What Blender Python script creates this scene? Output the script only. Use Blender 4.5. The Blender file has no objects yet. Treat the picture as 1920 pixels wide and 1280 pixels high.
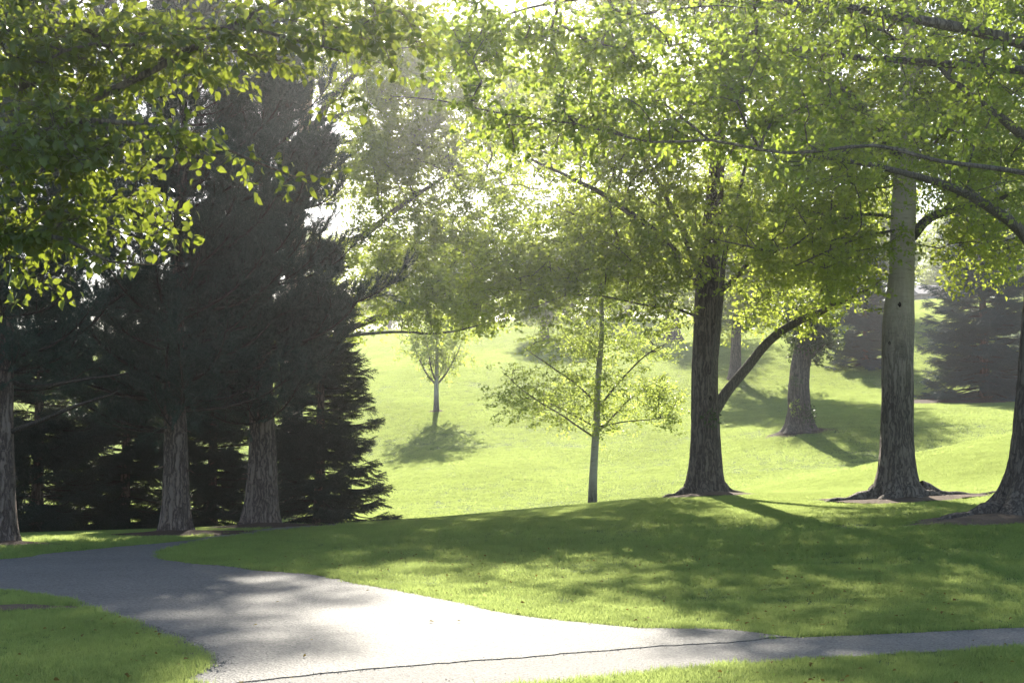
import bpy, math, random
import numpy as np
from mathutils import Vector, geometry

# ------------------------------------------------------------------ camera, sky, sun, exposure
scene = bpy.context.scene
COL = scene.collection
F, YH, CAMZ = 2667.0, 870.0, 1.6           # focal length and horizon row in photograph pixels, eye height
PITCH = math.atan((YH - 640.0) / F)
cam_data = bpy.data.cameras.new('camera')
cam_data.lens = 50.0
cam_data.sensor_width = 36.0
cam_data.clip_start = 0.1
cam_data.clip_end = 6000.0
cam = bpy.data.objects.new('camera', cam_data)
COL.objects.link(cam)
cam.location = (0, 0, CAMZ)
cam.rotation_euler = (math.pi / 2 + PITCH, 0, 0)
scene.camera = cam

SUN_EL, SUN_AZ = math.radians(30.0), math.radians(-1.7)
sun_dir = Vector((math.sin(SUN_AZ) * math.cos(SUN_EL), math.cos(SUN_AZ) * math.cos(SUN_EL), math.sin(SUN_EL)))
world = bpy.data.worlds.new('World')
scene.world = world
world.use_nodes = True
wn = world.node_tree
sky = wn.nodes.new('ShaderNodeTexSky')
sky.sky_type = 'NISHITA'
sky.sun_disc = False
sky.sun_elevation = SUN_EL
sky.sun_rotation = SUN_AZ
sky.air_density = 1.0
sky.dust_density = 1.0
wn.links.new(sky.outputs['Color'], wn.nodes['Background'].inputs['Color'])
wn.nodes['Background'].inputs['Strength'].default_value = 0.085
sun_data = bpy.data.lights.new('sun', 'SUN')
sun_data.energy = 5.0
sun_data.angle = math.radians(0.55)
sun_data.color = (1.0, 0.93, 0.80)
sun = bpy.data.objects.new('sun', sun_data)
COL.objects.link(sun)
sun.rotation_euler = sun_dir.to_track_quat('Z', 'Y').to_euler()
sun.location = (-5, 60, 60)
scene.view_settings.view_transform = 'Standard'
scene.view_settings.look = 'None'
scene.view_settings.exposure = 1.8
scene.view_settings.gamma = 1.0
scene.view_settings.use_curve_mapping = False
scene.render.engine = 'CYCLES'
cy = scene.cycles
cy.use_denoising = True
cy.denoiser = 'OPENIMAGEDENOISE'
cy.max_bounces = 8
cy.diffuse_bounces = 5
cy.glossy_bounces = 2
cy.transmission_bounces = 4
cy.volume_bounces = 0
cy.transparent_max_bounces = 4
cy.sample_clamp_indirect = 6.0
cy.caustics_reflective = False
cy.caustics_refractive = False
HAZE_DENSITY = 0.00050
HAZE_G = 0.87

# ------------------------------------------------------------------ pixel helpers
CP, SP = math.cos(PITCH), math.sin(PITCH)
def ray(px, py):
    u, v = (px - 960.0) / F, (640.0 - py) / F
    dy = CP - v * SP
    return u / dy, (SP + v * CP) / dy
def P(px, py, d):
    rx, rz = ray(px, py)
    return np.array((d * rx, d, CAMZ + d * rz))

# ------------------------------------------------------------------ numpy value noise
def _hash(ix, iy, iz):
    n = (ix * 374761393 + iy * 668265263 + iz * 2147483647 + 1013904223).astype(np.int64)
    n = (n ^ (n >> 13)) * 1274126177
    n = n ^ (n >> 16)
    return (n & 0xFFFF) / 65535.0
def vnoise(p):
    p = np.asarray(p, float)
    i = np.floor(p).astype(np.int64)
    f = p - i
    f = f * f * (3 - 2 * f)
    r = 0
    for dx in (0, 1):
        wx = f[..., 0] if dx else 1 - f[..., 0]
        for dy in (0, 1):
            wy = f[..., 1] if dy else 1 - f[..., 1]
            for dz in (0, 1):
                wz = f[..., 2] if dz else 1 - f[..., 2]
                r = r + wx * wy * wz * _hash(i[..., 0] + dx, i[..., 1] + dy, i[..., 2] + dz)
    return r * 2 - 1
def fbm(p, o=3):
    a, r = 1.0, 0
    p = np.asarray(p, float)
    for k in range(o):
        r = r + a * vnoise(p + 17.3 * k)
        p = p * 2.03
        a *= 0.5
    return r
def unit(v):
    return v / np.maximum(np.linalg.norm(v, axis=-1, keepdims=True), 1e-9)

# ------------------------------------------------------------------ terrain height: thin-plate spline through sighted ground points
CTRL = []
def cz(x, y, z): CTRL.append((x, y, z))
def cpx(px, py, d):
    q = P(px, py, d); CTRL.append(tuple(q))
for x in (-14, -7, 0, 7, 14):
    cz(x, 0, 0); cz(x, 6, 0)
for (px, d) in ((0, 10.4), (500, 10.4), (960, 10.4), (1500, 10.4), (1920, 10.4), (0, 17), (500, 18), (960, 15), (1450, 13.1), (1920, 13.85), (-400, 17), (2300, 14)):
    q = P(px, 870, d); cz(q[0], d, 0)
for a in ((0, 1040, 25.0), (300, 1045, 24.4), (200, 1027, 27.2), (450, 1004, 31.8), (0, 1020, 28.6), (325, 1000, 33), (485, 987, 36), (-400, 1030, 26),
          (560, 990, 34), (750, 979, 35.5), (900, 966, 36), (1100, 946, 38), (1320, 928, 38), (1500, 931, 35), (1680, 937, 33), (1890, 966, 26), (2200, 960, 25),
          (800, 1020, 26), (1200, 1050, 22), (1500, 1050, 21), (1800, 1050, 20), (1500, 985, 27), (1200, 985, 29),
          # valley behind the crest
          (100, 1001, 40), (300, 1001, 42), (600, 990, 42), (100, 1000, 52), (500, 985, 52), (760, 979, 48), (900, 969, 49), (1100, 960, 52), (1300, 935, 52), (1420, 912, 52),
          # second ridge on the right and the dip behind it
          (1560, 888, 50), (1700, 856, 48), (1900, 814, 48), (2200, 770, 48), (1700, 862, 60), (1900, 825, 60), (1500, 872, 60),
          (1800, 900, 40), (1600, 915, 41),
          # far hill
          (500, 900, 75), (200, 930, 75), (760, 895, 66), (950, 880, 66), (1150, 870, 68), (818, 770, 90), (1000, 775, 88), (1200, 768, 88), (1350, 790, 80), (600, 790, 90), (300, 840, 90),
          (1500, 808, 70), (1650, 770, 76), (1850, 748, 85), (2100, 730, 85),
          (700, 690, 113), (500, 720, 113), (900, 658, 128), (1050, 640, 132), (1378, 735, 95), (1262, 643, 135), (1580, 628, 118), (1750, 660, 110), (1950, 650, 115),
          (1050, 600, 150), (700, 640, 150), (400, 680, 150), (1740, 562, 160), (1950, 560, 160), (1400, 600, 160)):
    cpx(*a)
for x in (-260, -90, 0, 90, 260):
    cz(x, 235, 24 + 0.02 * x)
CTRL = np.array(CTRL)
def warp(x, y):
    dd = np.clip(y, 0, 250) + 12
    return np.stack([np.clip(x / dd, -0.9, 0.9), np.log(dd) * 0.9], -1)
def _phi(r2): return 0.5 * r2 * np.log(np.maximum(r2, 1e-12))
def _solve():
    c = warp(CTRL[:, 0], CTRL[:, 1]); n = len(c)
    K = _phi(((c[:, None] - c[None]) ** 2).sum(-1)) + np.eye(n) * 2e-5
    Pm = np.c_[np.ones(n), c]
    A = np.block([[K, Pm], [Pm.T, np.zeros((3, 3))]])
    return c, np.linalg.solve(A, np.r_[CTRL[:, 2], 0, 0, 0])
TC, TW = _solve()
def gz(x, y):
    x = np.atleast_1d(np.asarray(x, float)); y = np.atleast_1d(np.asarray(y, float))
    q = warp(x.ravel(), y.ravel())
    out = np.empty(len(q))
    for s in range(0, len(q), 20000):
        b = q[s:s + 20000]
        r2 = ((b[:, None, :] - TC[None]) ** 2).sum(-1)
        out[s:s + 20000] = _phi(r2) @ TW[:-3] + TW[-3] + b @ TW[-2:]
    return out.reshape(x.shape)
def gz1(x, y): return float(gz(x, y)[0])
def gnormal(x, y):
    e = 0.3
    return unit(np.stack([-(gz(x + e, y) - gz(x - e, y)) / (2 * e), -(gz(x, y + e) - gz(x, y - e)) / (2 * e), np.ones_like(x)], -1))
def G(px, py):
    """first ground point hit by the sight line through a pixel"""
    rx, rz = ray(px, py)
    d = np.concatenate([np.linspace(5, 60, 800), np.linspace(60, 200, 400)])
    h = CAMZ + d * rz - gz(d * rx, d)
    k = np.where(h < 0)[0]
    if len(k) == 0: return np.array((d[-1] * rx, d[-1]))
    k = k[0]
    if k == 0: t = d[0]
    else: t = d[k - 1] + (d[k] - d[k - 1]) * h[k - 1] / (h[k - 1] - h[k])
    return np.array((t * rx, t))

# ------------------------------------------------------------------ mesh / object helpers
def mesh_np(name, V, F_, mats=(), midx=None, smooth=False, attrs=None):
    """F_: list of integer arrays (n,3) or (n,4)"""
    V = np.asarray(V, np.float32)
    me = bpy.data.meshes.new(name)
    F_ = [np.asarray(f, np.int32) for f in F_ if len(f)]
    nl = sum(f.size for f in F_); nf = sum(len(f) for f in F_)
    me.vertices.add(len(V)); me.loops.add(nl); me.polygons.add(nf)
    me.vertices.foreach_set('co', V.ravel())
    me.loops.foreach_set('vertex_index', np.concatenate([f.ravel() for f in F_]))
    tot = np.concatenate([np.full(len(f), f.shape[1], np.int32) for f in F_])
    st = np.concatenate([[0], np.cumsum(tot)[:-1]]).astype(np.int32)
    me.polygons.foreach_set('loop_start', st)
    if midx is not None:
        me.polygons.foreach_set('material_index', np.asarray(midx, np.int32))
    me.polygons.foreach_set('use_smooth', np.full(nf, smooth, bool))
    for m in mats: me.materials.append(m)
    for k, (dom, arr) in (attrs or {}).items():
        a = me.attributes.new(k, 'FLOAT', dom)
        a.data.foreach_set('value', np.asarray(arr, np.float32).ravel())
    me.update(calc_edges=True)
    return me
def obj(name, me, parent=None, label=None, cat=None, group=None, kind=None, loc=None):
    o = bpy.data.objects.new(name, me)
    COL.objects.link(o)
    if parent is not None: o.parent = parent
    if loc is not None: o.location = loc
    for k, v in (('label', label), ('category', cat), ('group', group), ('kind', kind)):
        if v: o[k] = v
    return o
class MB:
    """collects geometry for one mesh"""
    def __init__(s): s.V = []; s.Q = []; s.T = []; s.n = 0; s.A = []
    def add(s, V, Q=None, T=None, a=None):
        s.V.append(V)
        if Q is not None and len(Q): s.Q.append(np.asarray(Q) + s.n)
        if T is not None and len(T): s.T.append(np.asarray(T) + s.n)
        s.A.append(np.zeros(len(V)) if a is None else a)
        s.n += len(V)
    def mesh(s, name, mats, smooth=True, off=None):
        V = np.concatenate(s.V)
        if off is not None: V = V - np.asarray(off)
        fs = []
        if s.Q: fs.append(np.concatenate(s.Q))
        if s.T: fs.append(np.concatenate(s.T))
        return mesh_np(name, V, fs, mats, None, smooth, {'rnd': ('POINT', np.concatenate(s.A))})

def tube(pts, rad, k):
    pts = np.asarray(pts, float); rad = np.asarray(rad, float)
    n = len(pts)
    t = np.gradient(pts, axis=0) if n > 2 else np.repeat((pts[1] - pts[0])[None], n, 0)
    t = unit(t)
    ref = np.array((0.0, 0.0, 1.0)) if abs(t[:, 2]).mean() < 0.8 else np.array((1.0, 0.0, 0.0))
    a = unit(np.cross(t, ref)); b = np.cross(t, a)
    th = np.arange(k) * 2 * math.pi / k
    V = pts[:, None] + rad[:, None, None] * (np.cos(th)[None, :, None] * a[:, None] + np.sin(th)[None, :, None] * b[:, None])
    i = np.arange(n - 1)[:, None] * k; j = np.arange(k)[None]; j2 = (j + 1) % k
    Q = np.stack([i + j, i + j2, i + k + j2, i + k + j], -1).reshape(-1, 4)
    return V.reshape(-1, 3), Q
def spline(pts, step):
    """Catmull-Rom through rows (any width), resampled about every step in the first three columns"""
    p = np.asarray(pts, float)
    p = np.vstack([2 * p[0] - p[1], p, 2 * p[-1] - p[-2]])
    out = []
    for i in range(1, len(p) - 2):
        m = max(1, int(np.ceil(np.linalg.norm(p[i + 1, :3] - p[i, :3]) / step)))
        t = (np.arange(m) / m)[:, None]
        out.append(0.5 * (2 * p[i] + (p[i + 1] - p[i - 1]) * t + (2 * p[i - 1] - 5 * p[i] + 4 * p[i + 1] - p[i + 2]) * t ** 2
                          + (3 * p[i] - p[i - 1] - 3 * p[i + 1] + p[i + 2]) * t ** 3))
    out.append(p[-2:-1])
    return np.concatenate(out)

# ------------------------------------------------------------------ materials
def new_mat(name):
    m = bpy.data.materials.new(name); m.use_nodes = True
    nt = m.node_tree; nt.nodes.clear()
    out = nt.nodes.new('ShaderNodeOutputMaterial')
    return m, nt, out
def N(nt, t, **kw):
    n = nt.nodes.new(t)
    for k, v in kw.items():
        if k.startswith('i_'):
            n.inputs[k[2:].replace('_', ' ')].default_value = v
        else: setattr(n, k, v)
    return n
def mixc(nt, fac, a, b, blend='MIX'):
    n = nt.nodes.new('ShaderNodeMix'); n.data_type = 'RGBA'; n.blend_type = blend
    def put(s, v):
        if hasattr(v, 'links') or hasattr(v, 'is_linked'): nt.links.new(v, s)
        elif isinstance(v, (int, float)): s.default_value = v
        else: s.default_value = (*v, 1) if len(v) == 3 else v
    put(n.inputs['Factor'], fac); put(n.inputs['A'], a); put(n.inputs['B'], b)
    return n.outputs['Result']
def ramp(nt, fac, stops):
    r = nt.nodes.new('ShaderNodeValToRGB')
    e = r.color_ramp.elements
    while len(e) < len(stops): e.new(0.5)
    for el, (p, c) in zip(e, stops):
        el.position = p; el.color = (*c, 1) if len(c) == 3 else c
    nt.links.new(fac, r.inputs['Fac'])
    return r.outputs['Color']
def leaf_mat(name, dark, light, trans, tfac=0.5, rough=0.42, spec=0.4, noise_scale=0.35):
    m, nt, out = new_mat(name)
    at = N(nt, 'ShaderNodeAttribute', attribute_name='rnd')
    tc = N(nt, 'ShaderNodeNewGeometry')
    nz = N(nt, 'ShaderNodeTexNoise', i_Scale=noise_scale, i_Detail=2.0)
    nt.links.new(tc.outputs['Position'], nz.inputs['Vector'])
    f = N(nt, 'ShaderNodeMath', operation='MULTIPLY_ADD'); f.inputs[1].default_value = 0.55
    nt.links.new(at.outputs['Fac'], f.inputs[0]); 
    f2 = N(nt, 'ShaderNodeMath', operation='MULTIPLY'); f2.inputs[1].default_value = 0.55
    nt.links.new(nz.outputs['Fac'], f2.inputs[0]); nt.links.new(f2.outputs[0], f.inputs[2])
    c = mixc(nt, f.outputs[0], dark, light)
    p = N(nt, 'ShaderNodeBsdfPrincipled'); p.inputs['Roughness'].default_value = rough
    p.inputs['Specular IOR Level'].default_value = spec
    nt.links.new(c, p.inputs['Base Color'])
    t = N(nt, 'ShaderNodeBsdfTranslucent')
    ct = mixc(nt, f.outputs[0], tuple(0.72 * v for v in trans), trans)
    nt.links.new(ct, t.inputs['Color'])
    mx = N(nt, 'ShaderNodeMixShader'); mx.inputs['Fac'].default_value = tfac
    nt.links.new(p.outputs[0], mx.inputs[1]); nt.links.new(t.outputs[0], mx.inputs[2])
    nt.links.new(mx.outputs[0], out.inputs['Surface'])
    return m
def bark_mat(name, ridge, groove, smooth_col=None, smooth_from=99.0, smooth_to=100.0, scale=1.0, bump=0.8):
    """furrowed bark; above smooth_from (metres over the tree's foot) it turns into thin pale bark with cross marks"""
    m, nt, out = new_mat(name)
    tc = N(nt, 'ShaderNodeTexCoord')
    mp = N(nt, 'ShaderNodeMapping'); mp.inputs['Scale'].default_value = (scale * 1.25, scale * 1.25, scale * 0.10)
    nt.links.new(tc.outputs['Object'], mp.inputs['Vector'])
    wob = N(nt, 'ShaderNodeTexNoise', i_Scale=3.2, i_Detail=4.0)
    nt.links.new(tc.outputs['Object'], wob.inputs['Vector'])
    add = mixc(nt, 0.10, mp.outputs['Vector'], wob.outputs['Color'], 'LINEAR_LIGHT')
    vo = N(nt, 'ShaderNodeTexNoise', i_Scale=9.0, i_Detail=3.0, i_Roughness=0.55)
    nt.links.new(add, vo.inputs['Vector'])
    rg = N(nt, 'ShaderNodeMath', operation='SUBTRACT'); rg.inputs[1].default_value = 0.5
    nt.links.new(vo.outputs['Fac'], rg.inputs[0])
    ra = N(nt, 'ShaderNodeMath', operation='ABSOLUTE'); nt.links.new(rg.outputs[0], ra.inputs[0])
    nz = N(nt, 'ShaderNodeTexNoise', i_Scale=26.0, i_Detail=6.0, i_Roughness=0.7)
    nt.links.new(mp.outputs['Vector'], nz.inputs['Vector'])
    big = N(nt, 'ShaderNodeTexNoise', i_Scale=0.8, i_Detail=3.0)
    nt.links.new(tc.outputs['Object'], big.inputs['Vector'])
    vr = N(nt, 'ShaderNodeMapRange'); vr.inputs['From Max'].default_value = 0.11
    nt.links.new(ra.outputs[0], vr.inputs['Value'])
    c = mixc(nt, vr.outputs['Result'], groove, ridge)
    c = mixc(nt, nz.outputs['Fac'], c, mixc(nt, 0.5, c, (0.02, 0.018, 0.017)))
    c = mixc(nt, 0.35, c, mixc(nt, big.outputs['Fac'], (0.35, 0.33, 0.33), (1.3, 1.25, 1.15)), 'MULTIPLY')
    hsum = N(nt, 'ShaderNodeMath', operation='MULTIPLY_ADD'); hsum.inputs[1].default_value = 0.5
    nt.links.new(nz.outputs['Fac'], hsum.inputs[0]); nt.links.new(vr.outputs['Result'], hsum.inputs[2])
    height = hsum.outputs[0]
    if smooth_col is not None:
        sx = N(nt, 'ShaderNodeSeparateXYZ'); nt.links.new(tc.outputs['Object'], sx.inputs[0])
        zn = N(nt, 'ShaderNodeMath', operation='MULTIPLY_ADD'); zn.inputs[1].default_value = 2.2
        nt.links.new(big.outputs['Fac'], zn.inputs[0]); nt.links.new(sx.outputs['Z'], zn.inputs[2])
        mr = N(nt, 'ShaderNodeMapRange', interpolation_type='SMOOTHSTEP')
        mr.inputs['From Min'].default_value = smooth_from + 1.1; mr.inputs['From Max'].default_value = smooth_to + 1.1
        nt.links.new(zn.outputs[0], mr.inputs['Value'])
        mp2 = N(nt, 'ShaderNodeMapping'); mp2.inputs['Scale'].default_value = (3, 3, 16)
        nt.links.new(tc.outputs['Object'], mp2.inputs['Vector'])
        st = N(nt, 'ShaderNodeTexNoise', i_Scale=1.3, i_Detail=4.0, i_Roughness=0.75)
        nt.links.new(mp2.outputs['Vector'], st.inputs['Vector'])
        sc = ramp(nt, st.outputs['Fac'], [(0.30, tuple(0.28 * v for v in smooth_col)), (0.40, smooth_col), (0.75, tuple(min(1, 1.2 * v) for v in smooth_col))])
        c = mixc(nt, mr.outputs['Result'], c, sc)
        hm = N(nt, 'ShaderNodeMix'); hm.data_type = 'FLOAT'
        nt.links.new(mr.outputs['Result'], hm.inputs['Factor'])
        nt.links.new(height, hm.inputs['A'])
        s3 = N(nt, 'ShaderNodeMath', operation='MULTIPLY'); s3.inputs[1].default_value = 0.3
        nt.links.new(st.outputs['Fac'], s3.inputs[0]); nt.links.new(s3.outputs[0], hm.inputs['B'])
        height = hm.outputs['Result']
    bp = N(nt, 'ShaderNodeBump', i_Strength=bump, i_Distance=0.035)
    nt.links.new(height, bp.inputs['Height'])
    p = N(nt, 'ShaderNodeBsdfPrincipled'); p.inputs['Roughness'].default_value = 0.9
    p.inputs['Specular IOR Level'].default_value = 0.2
    nt.links.new(c, p.inputs['Base Color']); nt.links.new(bp.outputs[0], p.inputs['Normal'])
    nt.links.new(p.outputs[0], out.inputs['Surface'])
    return m
M = {}
M['leaf'] = leaf_mat('leaf_green', (0.045, 0.080, 0.018), (0.105, 0.145, 0.030), (0.51, 0.60, 0.085), 0.58, 0.45, 0.28)
M['leaf_near'] = leaf_mat('leaf_near_green', (0.030, 0.065, 0.014), (0.070, 0.115, 0.020), (0.42, 0.54, 0.06), 0.5, 0.4, 0.35, 1.2)
M['leaf_left'] = leaf_mat('leaf_left_green', (0.026, 0.055, 0.013), (0.070, 0.105, 0.022), (0.30, 0.36, 0.035), 0.40, 0.36, 0.45, 1.2)
M['leaf_young'] = leaf_mat('leaf_young_green', (0.07, 0.10, 0.020), (0.12, 0.16, 0.03), (0.52, 0.62, 0.12), 0.62)
M['leaf_dark'] = leaf_mat('leaf_dark_green', (0.018, 0.035, 0.010), (0.040, 0.068, 0.016), (0.12, 0.18, 0.03), 0.3)
M['pine'] = leaf_mat('pine_needle', (0.014, 0.036, 0.030), (0.038, 0.072, 0.056), (0.06, 0.09, 0.035), 0.2, 0.45, 0.4)
M['spruce'] = leaf_mat('spruce_needle', (0.013, 0.026, 0.021), (0.032, 0.052, 0.040), (0.05, 0.075, 0.03), 0.2, 0.5, 0.35)
M['blue_spruce'] = leaf_mat('blue_spruce_needle', (0.022, 0.054, 0.060), (0.060, 0.112, 0.118), (0.05, 0.08, 0.06), 0.2, 0.5, 0.3)
M['bark'] = bark_mat('furrowed_bark', (0.235, 0.19, 0.155), (0.075, 0.059, 0.050))
M['bark_pale'] = bark_mat('furrowed_to_smooth_bark', (0.29, 0.238, 0.195), (0.090, 0.072, 0.061), (0.45, 0.375, 0.295), 2.2, 6.2)
M['bark_young'] = bark_mat('young_bark', (0.30, 0.27, 0.23), (0.12, 0.10, 0.09), (0.36, 0.33, 0.27), 0.2, 1.2, 1.6, 0.5)
M['bark_pine'] = bark_mat('pine_bark', (0.29, 0.222, 0.19), (0.085, 0.062, 0.055), scale=0.9, bump=1.0)
M['twig_dark'] = bark_mat('dark_twig_bark', (0.085, 0.068, 0.058), (0.035, 0.028, 0.025), scale=2.0, bump=0.3)
M['branch'] = bark_mat('branch_bark', (0.22, 0.19, 0.155), (0.10, 0.083, 0.070), scale=2.2, bump=0.35)

def grass_mat(name, dark, light, trans, tfac=0.5):
    m, nt, out = new_mat(name)
    at = N(nt, 'ShaderNodeAttribute', attribute_name='rnd')
    geo = N(nt, 'ShaderNodeNewGeometry')
    n1 = N(nt, 'ShaderNodeTexNoise', i_Scale=0.22, i_Detail=3.0)
    n2 = N(nt, 'ShaderNodeTexNoise', i_Scale=1.7, i_Detail=3.0)
    for n in (n1, n2): nt.links.new(geo.outputs['Position'], n.inputs['Vector'])
    s = N(nt, 'ShaderNodeMath', operation='ADD'); nt.links.new(n1.outputs['Fac'], s.inputs[0]); nt.links.new(n2.outputs['Fac'], s.inputs[1])
    s2 = N(nt, 'ShaderNodeMath', operation='MULTIPLY_ADD'); s2.inputs[1].default_value = 0.45
    nt.links.new(at.outputs['Fac'], s2.inputs[0]); nt.links.new(s.outputs[0], s2.inputs[2])
    mr = N(nt, 'ShaderNodeMapRange'); mr.inputs['From Min'].default_value = 0.75; mr.inputs['From Max'].default_value = 1.75
    nt.links.new(s2.outputs[0], mr.inputs['Value'])
    c = mixc(nt, mr.outputs['Result'], dark, light)
    p = N(nt, 'ShaderNodeBsdfPrincipled'); p.inputs['Roughness'].default_value = 0.5
    p.inputs['Specular IOR Level'].default_value = 0.12
    nt.links.new(c, p.inputs['Base Color'])
    t = N(nt, 'ShaderNodeBsdfTranslucent')
    nt.links.new(mixc(nt, mr.outputs['Result'], tuple(0.62 * v for v in trans), trans), t.inputs['Color'])
    mx = N(nt, 'ShaderNodeMixShader'); mx.inputs['Fac'].default_value = tfac
    nt.links.new(p.outputs[0], mx.inputs[1]); nt.links.new(t.outputs[0], mx.inputs[2])
    nt.links.new(mx.outputs[0], out.inputs['Surface'])
    return m
M['grass'] = grass_mat('grass_blade', (0.014, 0.088, 0.014), (0.044, 0.150, 0.026), (0.50, 0.60, 0.185), 0.55)

def ground_mat():
    m, nt, out = new_mat('turf_ground')
    geo = N(nt, 'ShaderNodeNewGeometry')
    n1 = N(nt, 'ShaderNodeTexNoise', i_Scale=0.3, i_Detail=4.0)
    n2 = N(nt, 'ShaderNodeTexNoise', i_Scale=22.0, i_Detail=5.0, i_Roughness=0.7)
    for n in (n1, n2): nt.links.new(geo.outputs['Position'], n.inputs['Vector'])
    c = mixc(nt, n1.outputs['Fac'], (0.03, 0.075, 0.020), (0.055, 0.115, 0.03))
    c = mixc(nt, n2.outputs['Fac'], c, mixc(nt, 0.5, c, (0.06, 0.05, 0.025)))
    bp = N(nt, 'ShaderNodeBump', i_Strength=0.6, i_Distance=0.03); nt.links.new(n2.outputs['Fac'], bp.inputs['Height'])
    p = N(nt, 'ShaderNodeBsdfPrincipled'); p.inputs['Roughness'].default_value = 0.95; p.inputs['Specular IOR Level'].default_value = 0.1
    nt.links.new(c, p.inputs['Base Color']); nt.links.new(bp.outputs[0], p.inputs['Normal'])
    nt.links.new(p.outputs[0], out.inputs['Surface'])
    return m
M['ground'] = ground_mat()
def soil_mat(name, a, b):
    m, nt, out = new_mat(name)
    geo = N(nt, 'ShaderNodeNewGeometry')
    n1 = N(nt, 'ShaderNodeTexNoise', i_Scale=3.0, i_Detail=6.0, i_Roughness=0.7)
    n2 = N(nt, 'ShaderNodeTexNoise', i_Scale=45.0, i_Detail=4.0, i_Roughness=0.7)
    for n in (n1, n2): nt.links.new(geo.outputs['Position'], n.inputs['Vector'])
    c = mixc(nt, n1.outputs['Fac'], a, b)
    c = mixc(nt, n2.outputs['Fac'], mixc(nt, 0.55, c, (0.015, 0.012, 0.01)), c)
    bp = N(nt, 'ShaderNodeBump', i_Strength=1.0, i_Distance=0.03); nt.links.new(n2.outputs['Fac'], bp.inputs['Height'])
    p = N(nt, 'ShaderNodeBsdfPrincipled'); p.inputs['Roughness'].default_value = 0.95; p.inputs['Specular IOR Level'].default_value = 0.1
    nt.links.new(c, p.inputs['Base Color']); nt.links.new(bp.outputs[0], p.inputs['Normal'])
    nt.links.new(p.outputs[0], out.inputs['Surface'])
    return m
M['soil'] = soil_mat('bare_soil', (0.10, 0.070, 0.050), (0.23, 0.165, 0.12))
M['hollow'] = soil_mat('dark_hollow', (0.012, 0.010, 0.009), (0.03, 0.022, 0.018))
M['mulch'] = soil_mat('needle_litter', (0.055, 0.036, 0.027), (0.12, 0.075, 0.052))
def paving_mat(name, a, b, rough, grain, bump, crack=False):
    m, nt, out = new_mat(name)
    geo = N(nt, 'ShaderNodeNewGeometry')
    n1 = N(nt, 'ShaderNodeTexNoise', i_Scale=0.7, i_Detail=5.0, i_Roughness=0.6)
    n2 = N(nt, 'ShaderNodeTexVoronoi', i_Scale=grain)
    n3 = N(nt, 'ShaderNodeTexNoise', i_Scale=grain * 0.25, i_Detail=5.0, i_Roughness=0.75)
    for n in (n1, n2, n3): nt.links.new(geo.outputs['Position'], n.inputs['Vector'])
    c = mixc(nt, n1.outputs['Fac'], a, b)
    c = mixc(nt, 0.5, c, mixc(nt, n2.outputs['Color'], (0.15, 0.15, 0.16), (2.0, 1.95, 1.85)), 'MULTIPLY')
    s = N(nt, 'ShaderNodeMath', operation='MULTIPLY_ADD'); s.inputs[1].default_value = 0.8
    nt.links.new(n3.outputs['Fac'], s.inputs[0]); nt.links.new(n2.outputs['Distance'], s.inputs[2])
    h = s.outputs[0]
    if crack:
        vo = N(nt, 'ShaderNodeTexVoronoi', feature='DISTANCE_TO_EDGE', i_Scale=0.2)
        wob = N(nt, 'ShaderNodeTexNoise', i_Scale=2.5, i_Detail=4.0); nt.links.new(geo.outputs['Position'], wob.inputs['Vector'])
        nt.links.new(mixc(nt, 0.25, geo.outputs['Position'], wob.outputs['Color'], 'LINEAR_LIGHT'), vo.inputs['Vector'])
        cr = N(nt, 'ShaderNodeMapRange'); cr.inputs['From Max'].default_value = 0.002
        nt.links.new(vo.outputs['Distance'], cr.inputs['Value'])
        c = mixc(nt, cr.outputs['Result'], (0.015, 0.014, 0.014), c)
        hs = N(nt, 'ShaderNodeMath', operation='ADD'); nt.links.new(h, hs.inputs[0]); nt.links.new(cr.outputs['Result'], hs.inputs[1]); h = hs.outputs[0]
    bp = N(nt, 'ShaderNodeBump', i_Strength=bump, i_Distance=0.012); nt.links.new(h, bp.inputs['Height'])
    p = N(nt, 'ShaderNodeBsdfPrincipled'); p.inputs['Roughness'].default_value = rough; p.inputs['Specular IOR Level'].default_value = 0.10
    nt.links.new(c, p.inputs['Base Color']); nt.links.new(bp.outputs[0], p.inputs['Normal'])
    nt.links.new(p.outputs[0], out.inputs['Surface'])
    return m
M['asphalt'] = paving_mat('worn_asphalt', (0.092, 0.088, 0.083), (0.155, 0.149, 0.138), 0.70, 42.0, 1.0)
M['concrete'] = paving_mat('old_concrete', (0.12, 0.114, 0.108), (0.18, 0.172, 0.16), 0.75, 60.0, 0.8)

# ------------------------------------------------------------------ ground sheet
ys = np.concatenate([np.arange(-24, 6, 2.0), np.arange(6, 46, 0.4), np.arange(46, 180, 1.5), np.arange(180, 260, 8), [300, 400, 600, 1000, 1600, 2600]])
xs = np.concatenate([[-2600, -1500, -800, -400, -250], np.arange(-160, -40, 8), np.arange(-40, -16, 1.2), np.arange(-16, 16, 0.4), np.arange(16, 40, 1.2), np.arange(40, 160, 8), [250, 400, 800, 1500, 2600]])
gx, gy = np.meshgrid(xs, ys)
gzz = gz(gx, gy)
nx, ny = len(xs), len(ys)
i = (np.arange(ny - 1)[:, None] * nx + np.arange(nx - 1)[None]).ravel()
obj('ground', mesh_np('ground', np.stack([gx, gy, gzz], -1).reshape(-1, 3), [np.stack([i, i + 1, i + nx + 1, i + nx], -1)], [M['ground']], smooth=True),
    label='rolling mown lawn ground rising to the far hill', kind='structure')

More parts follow.
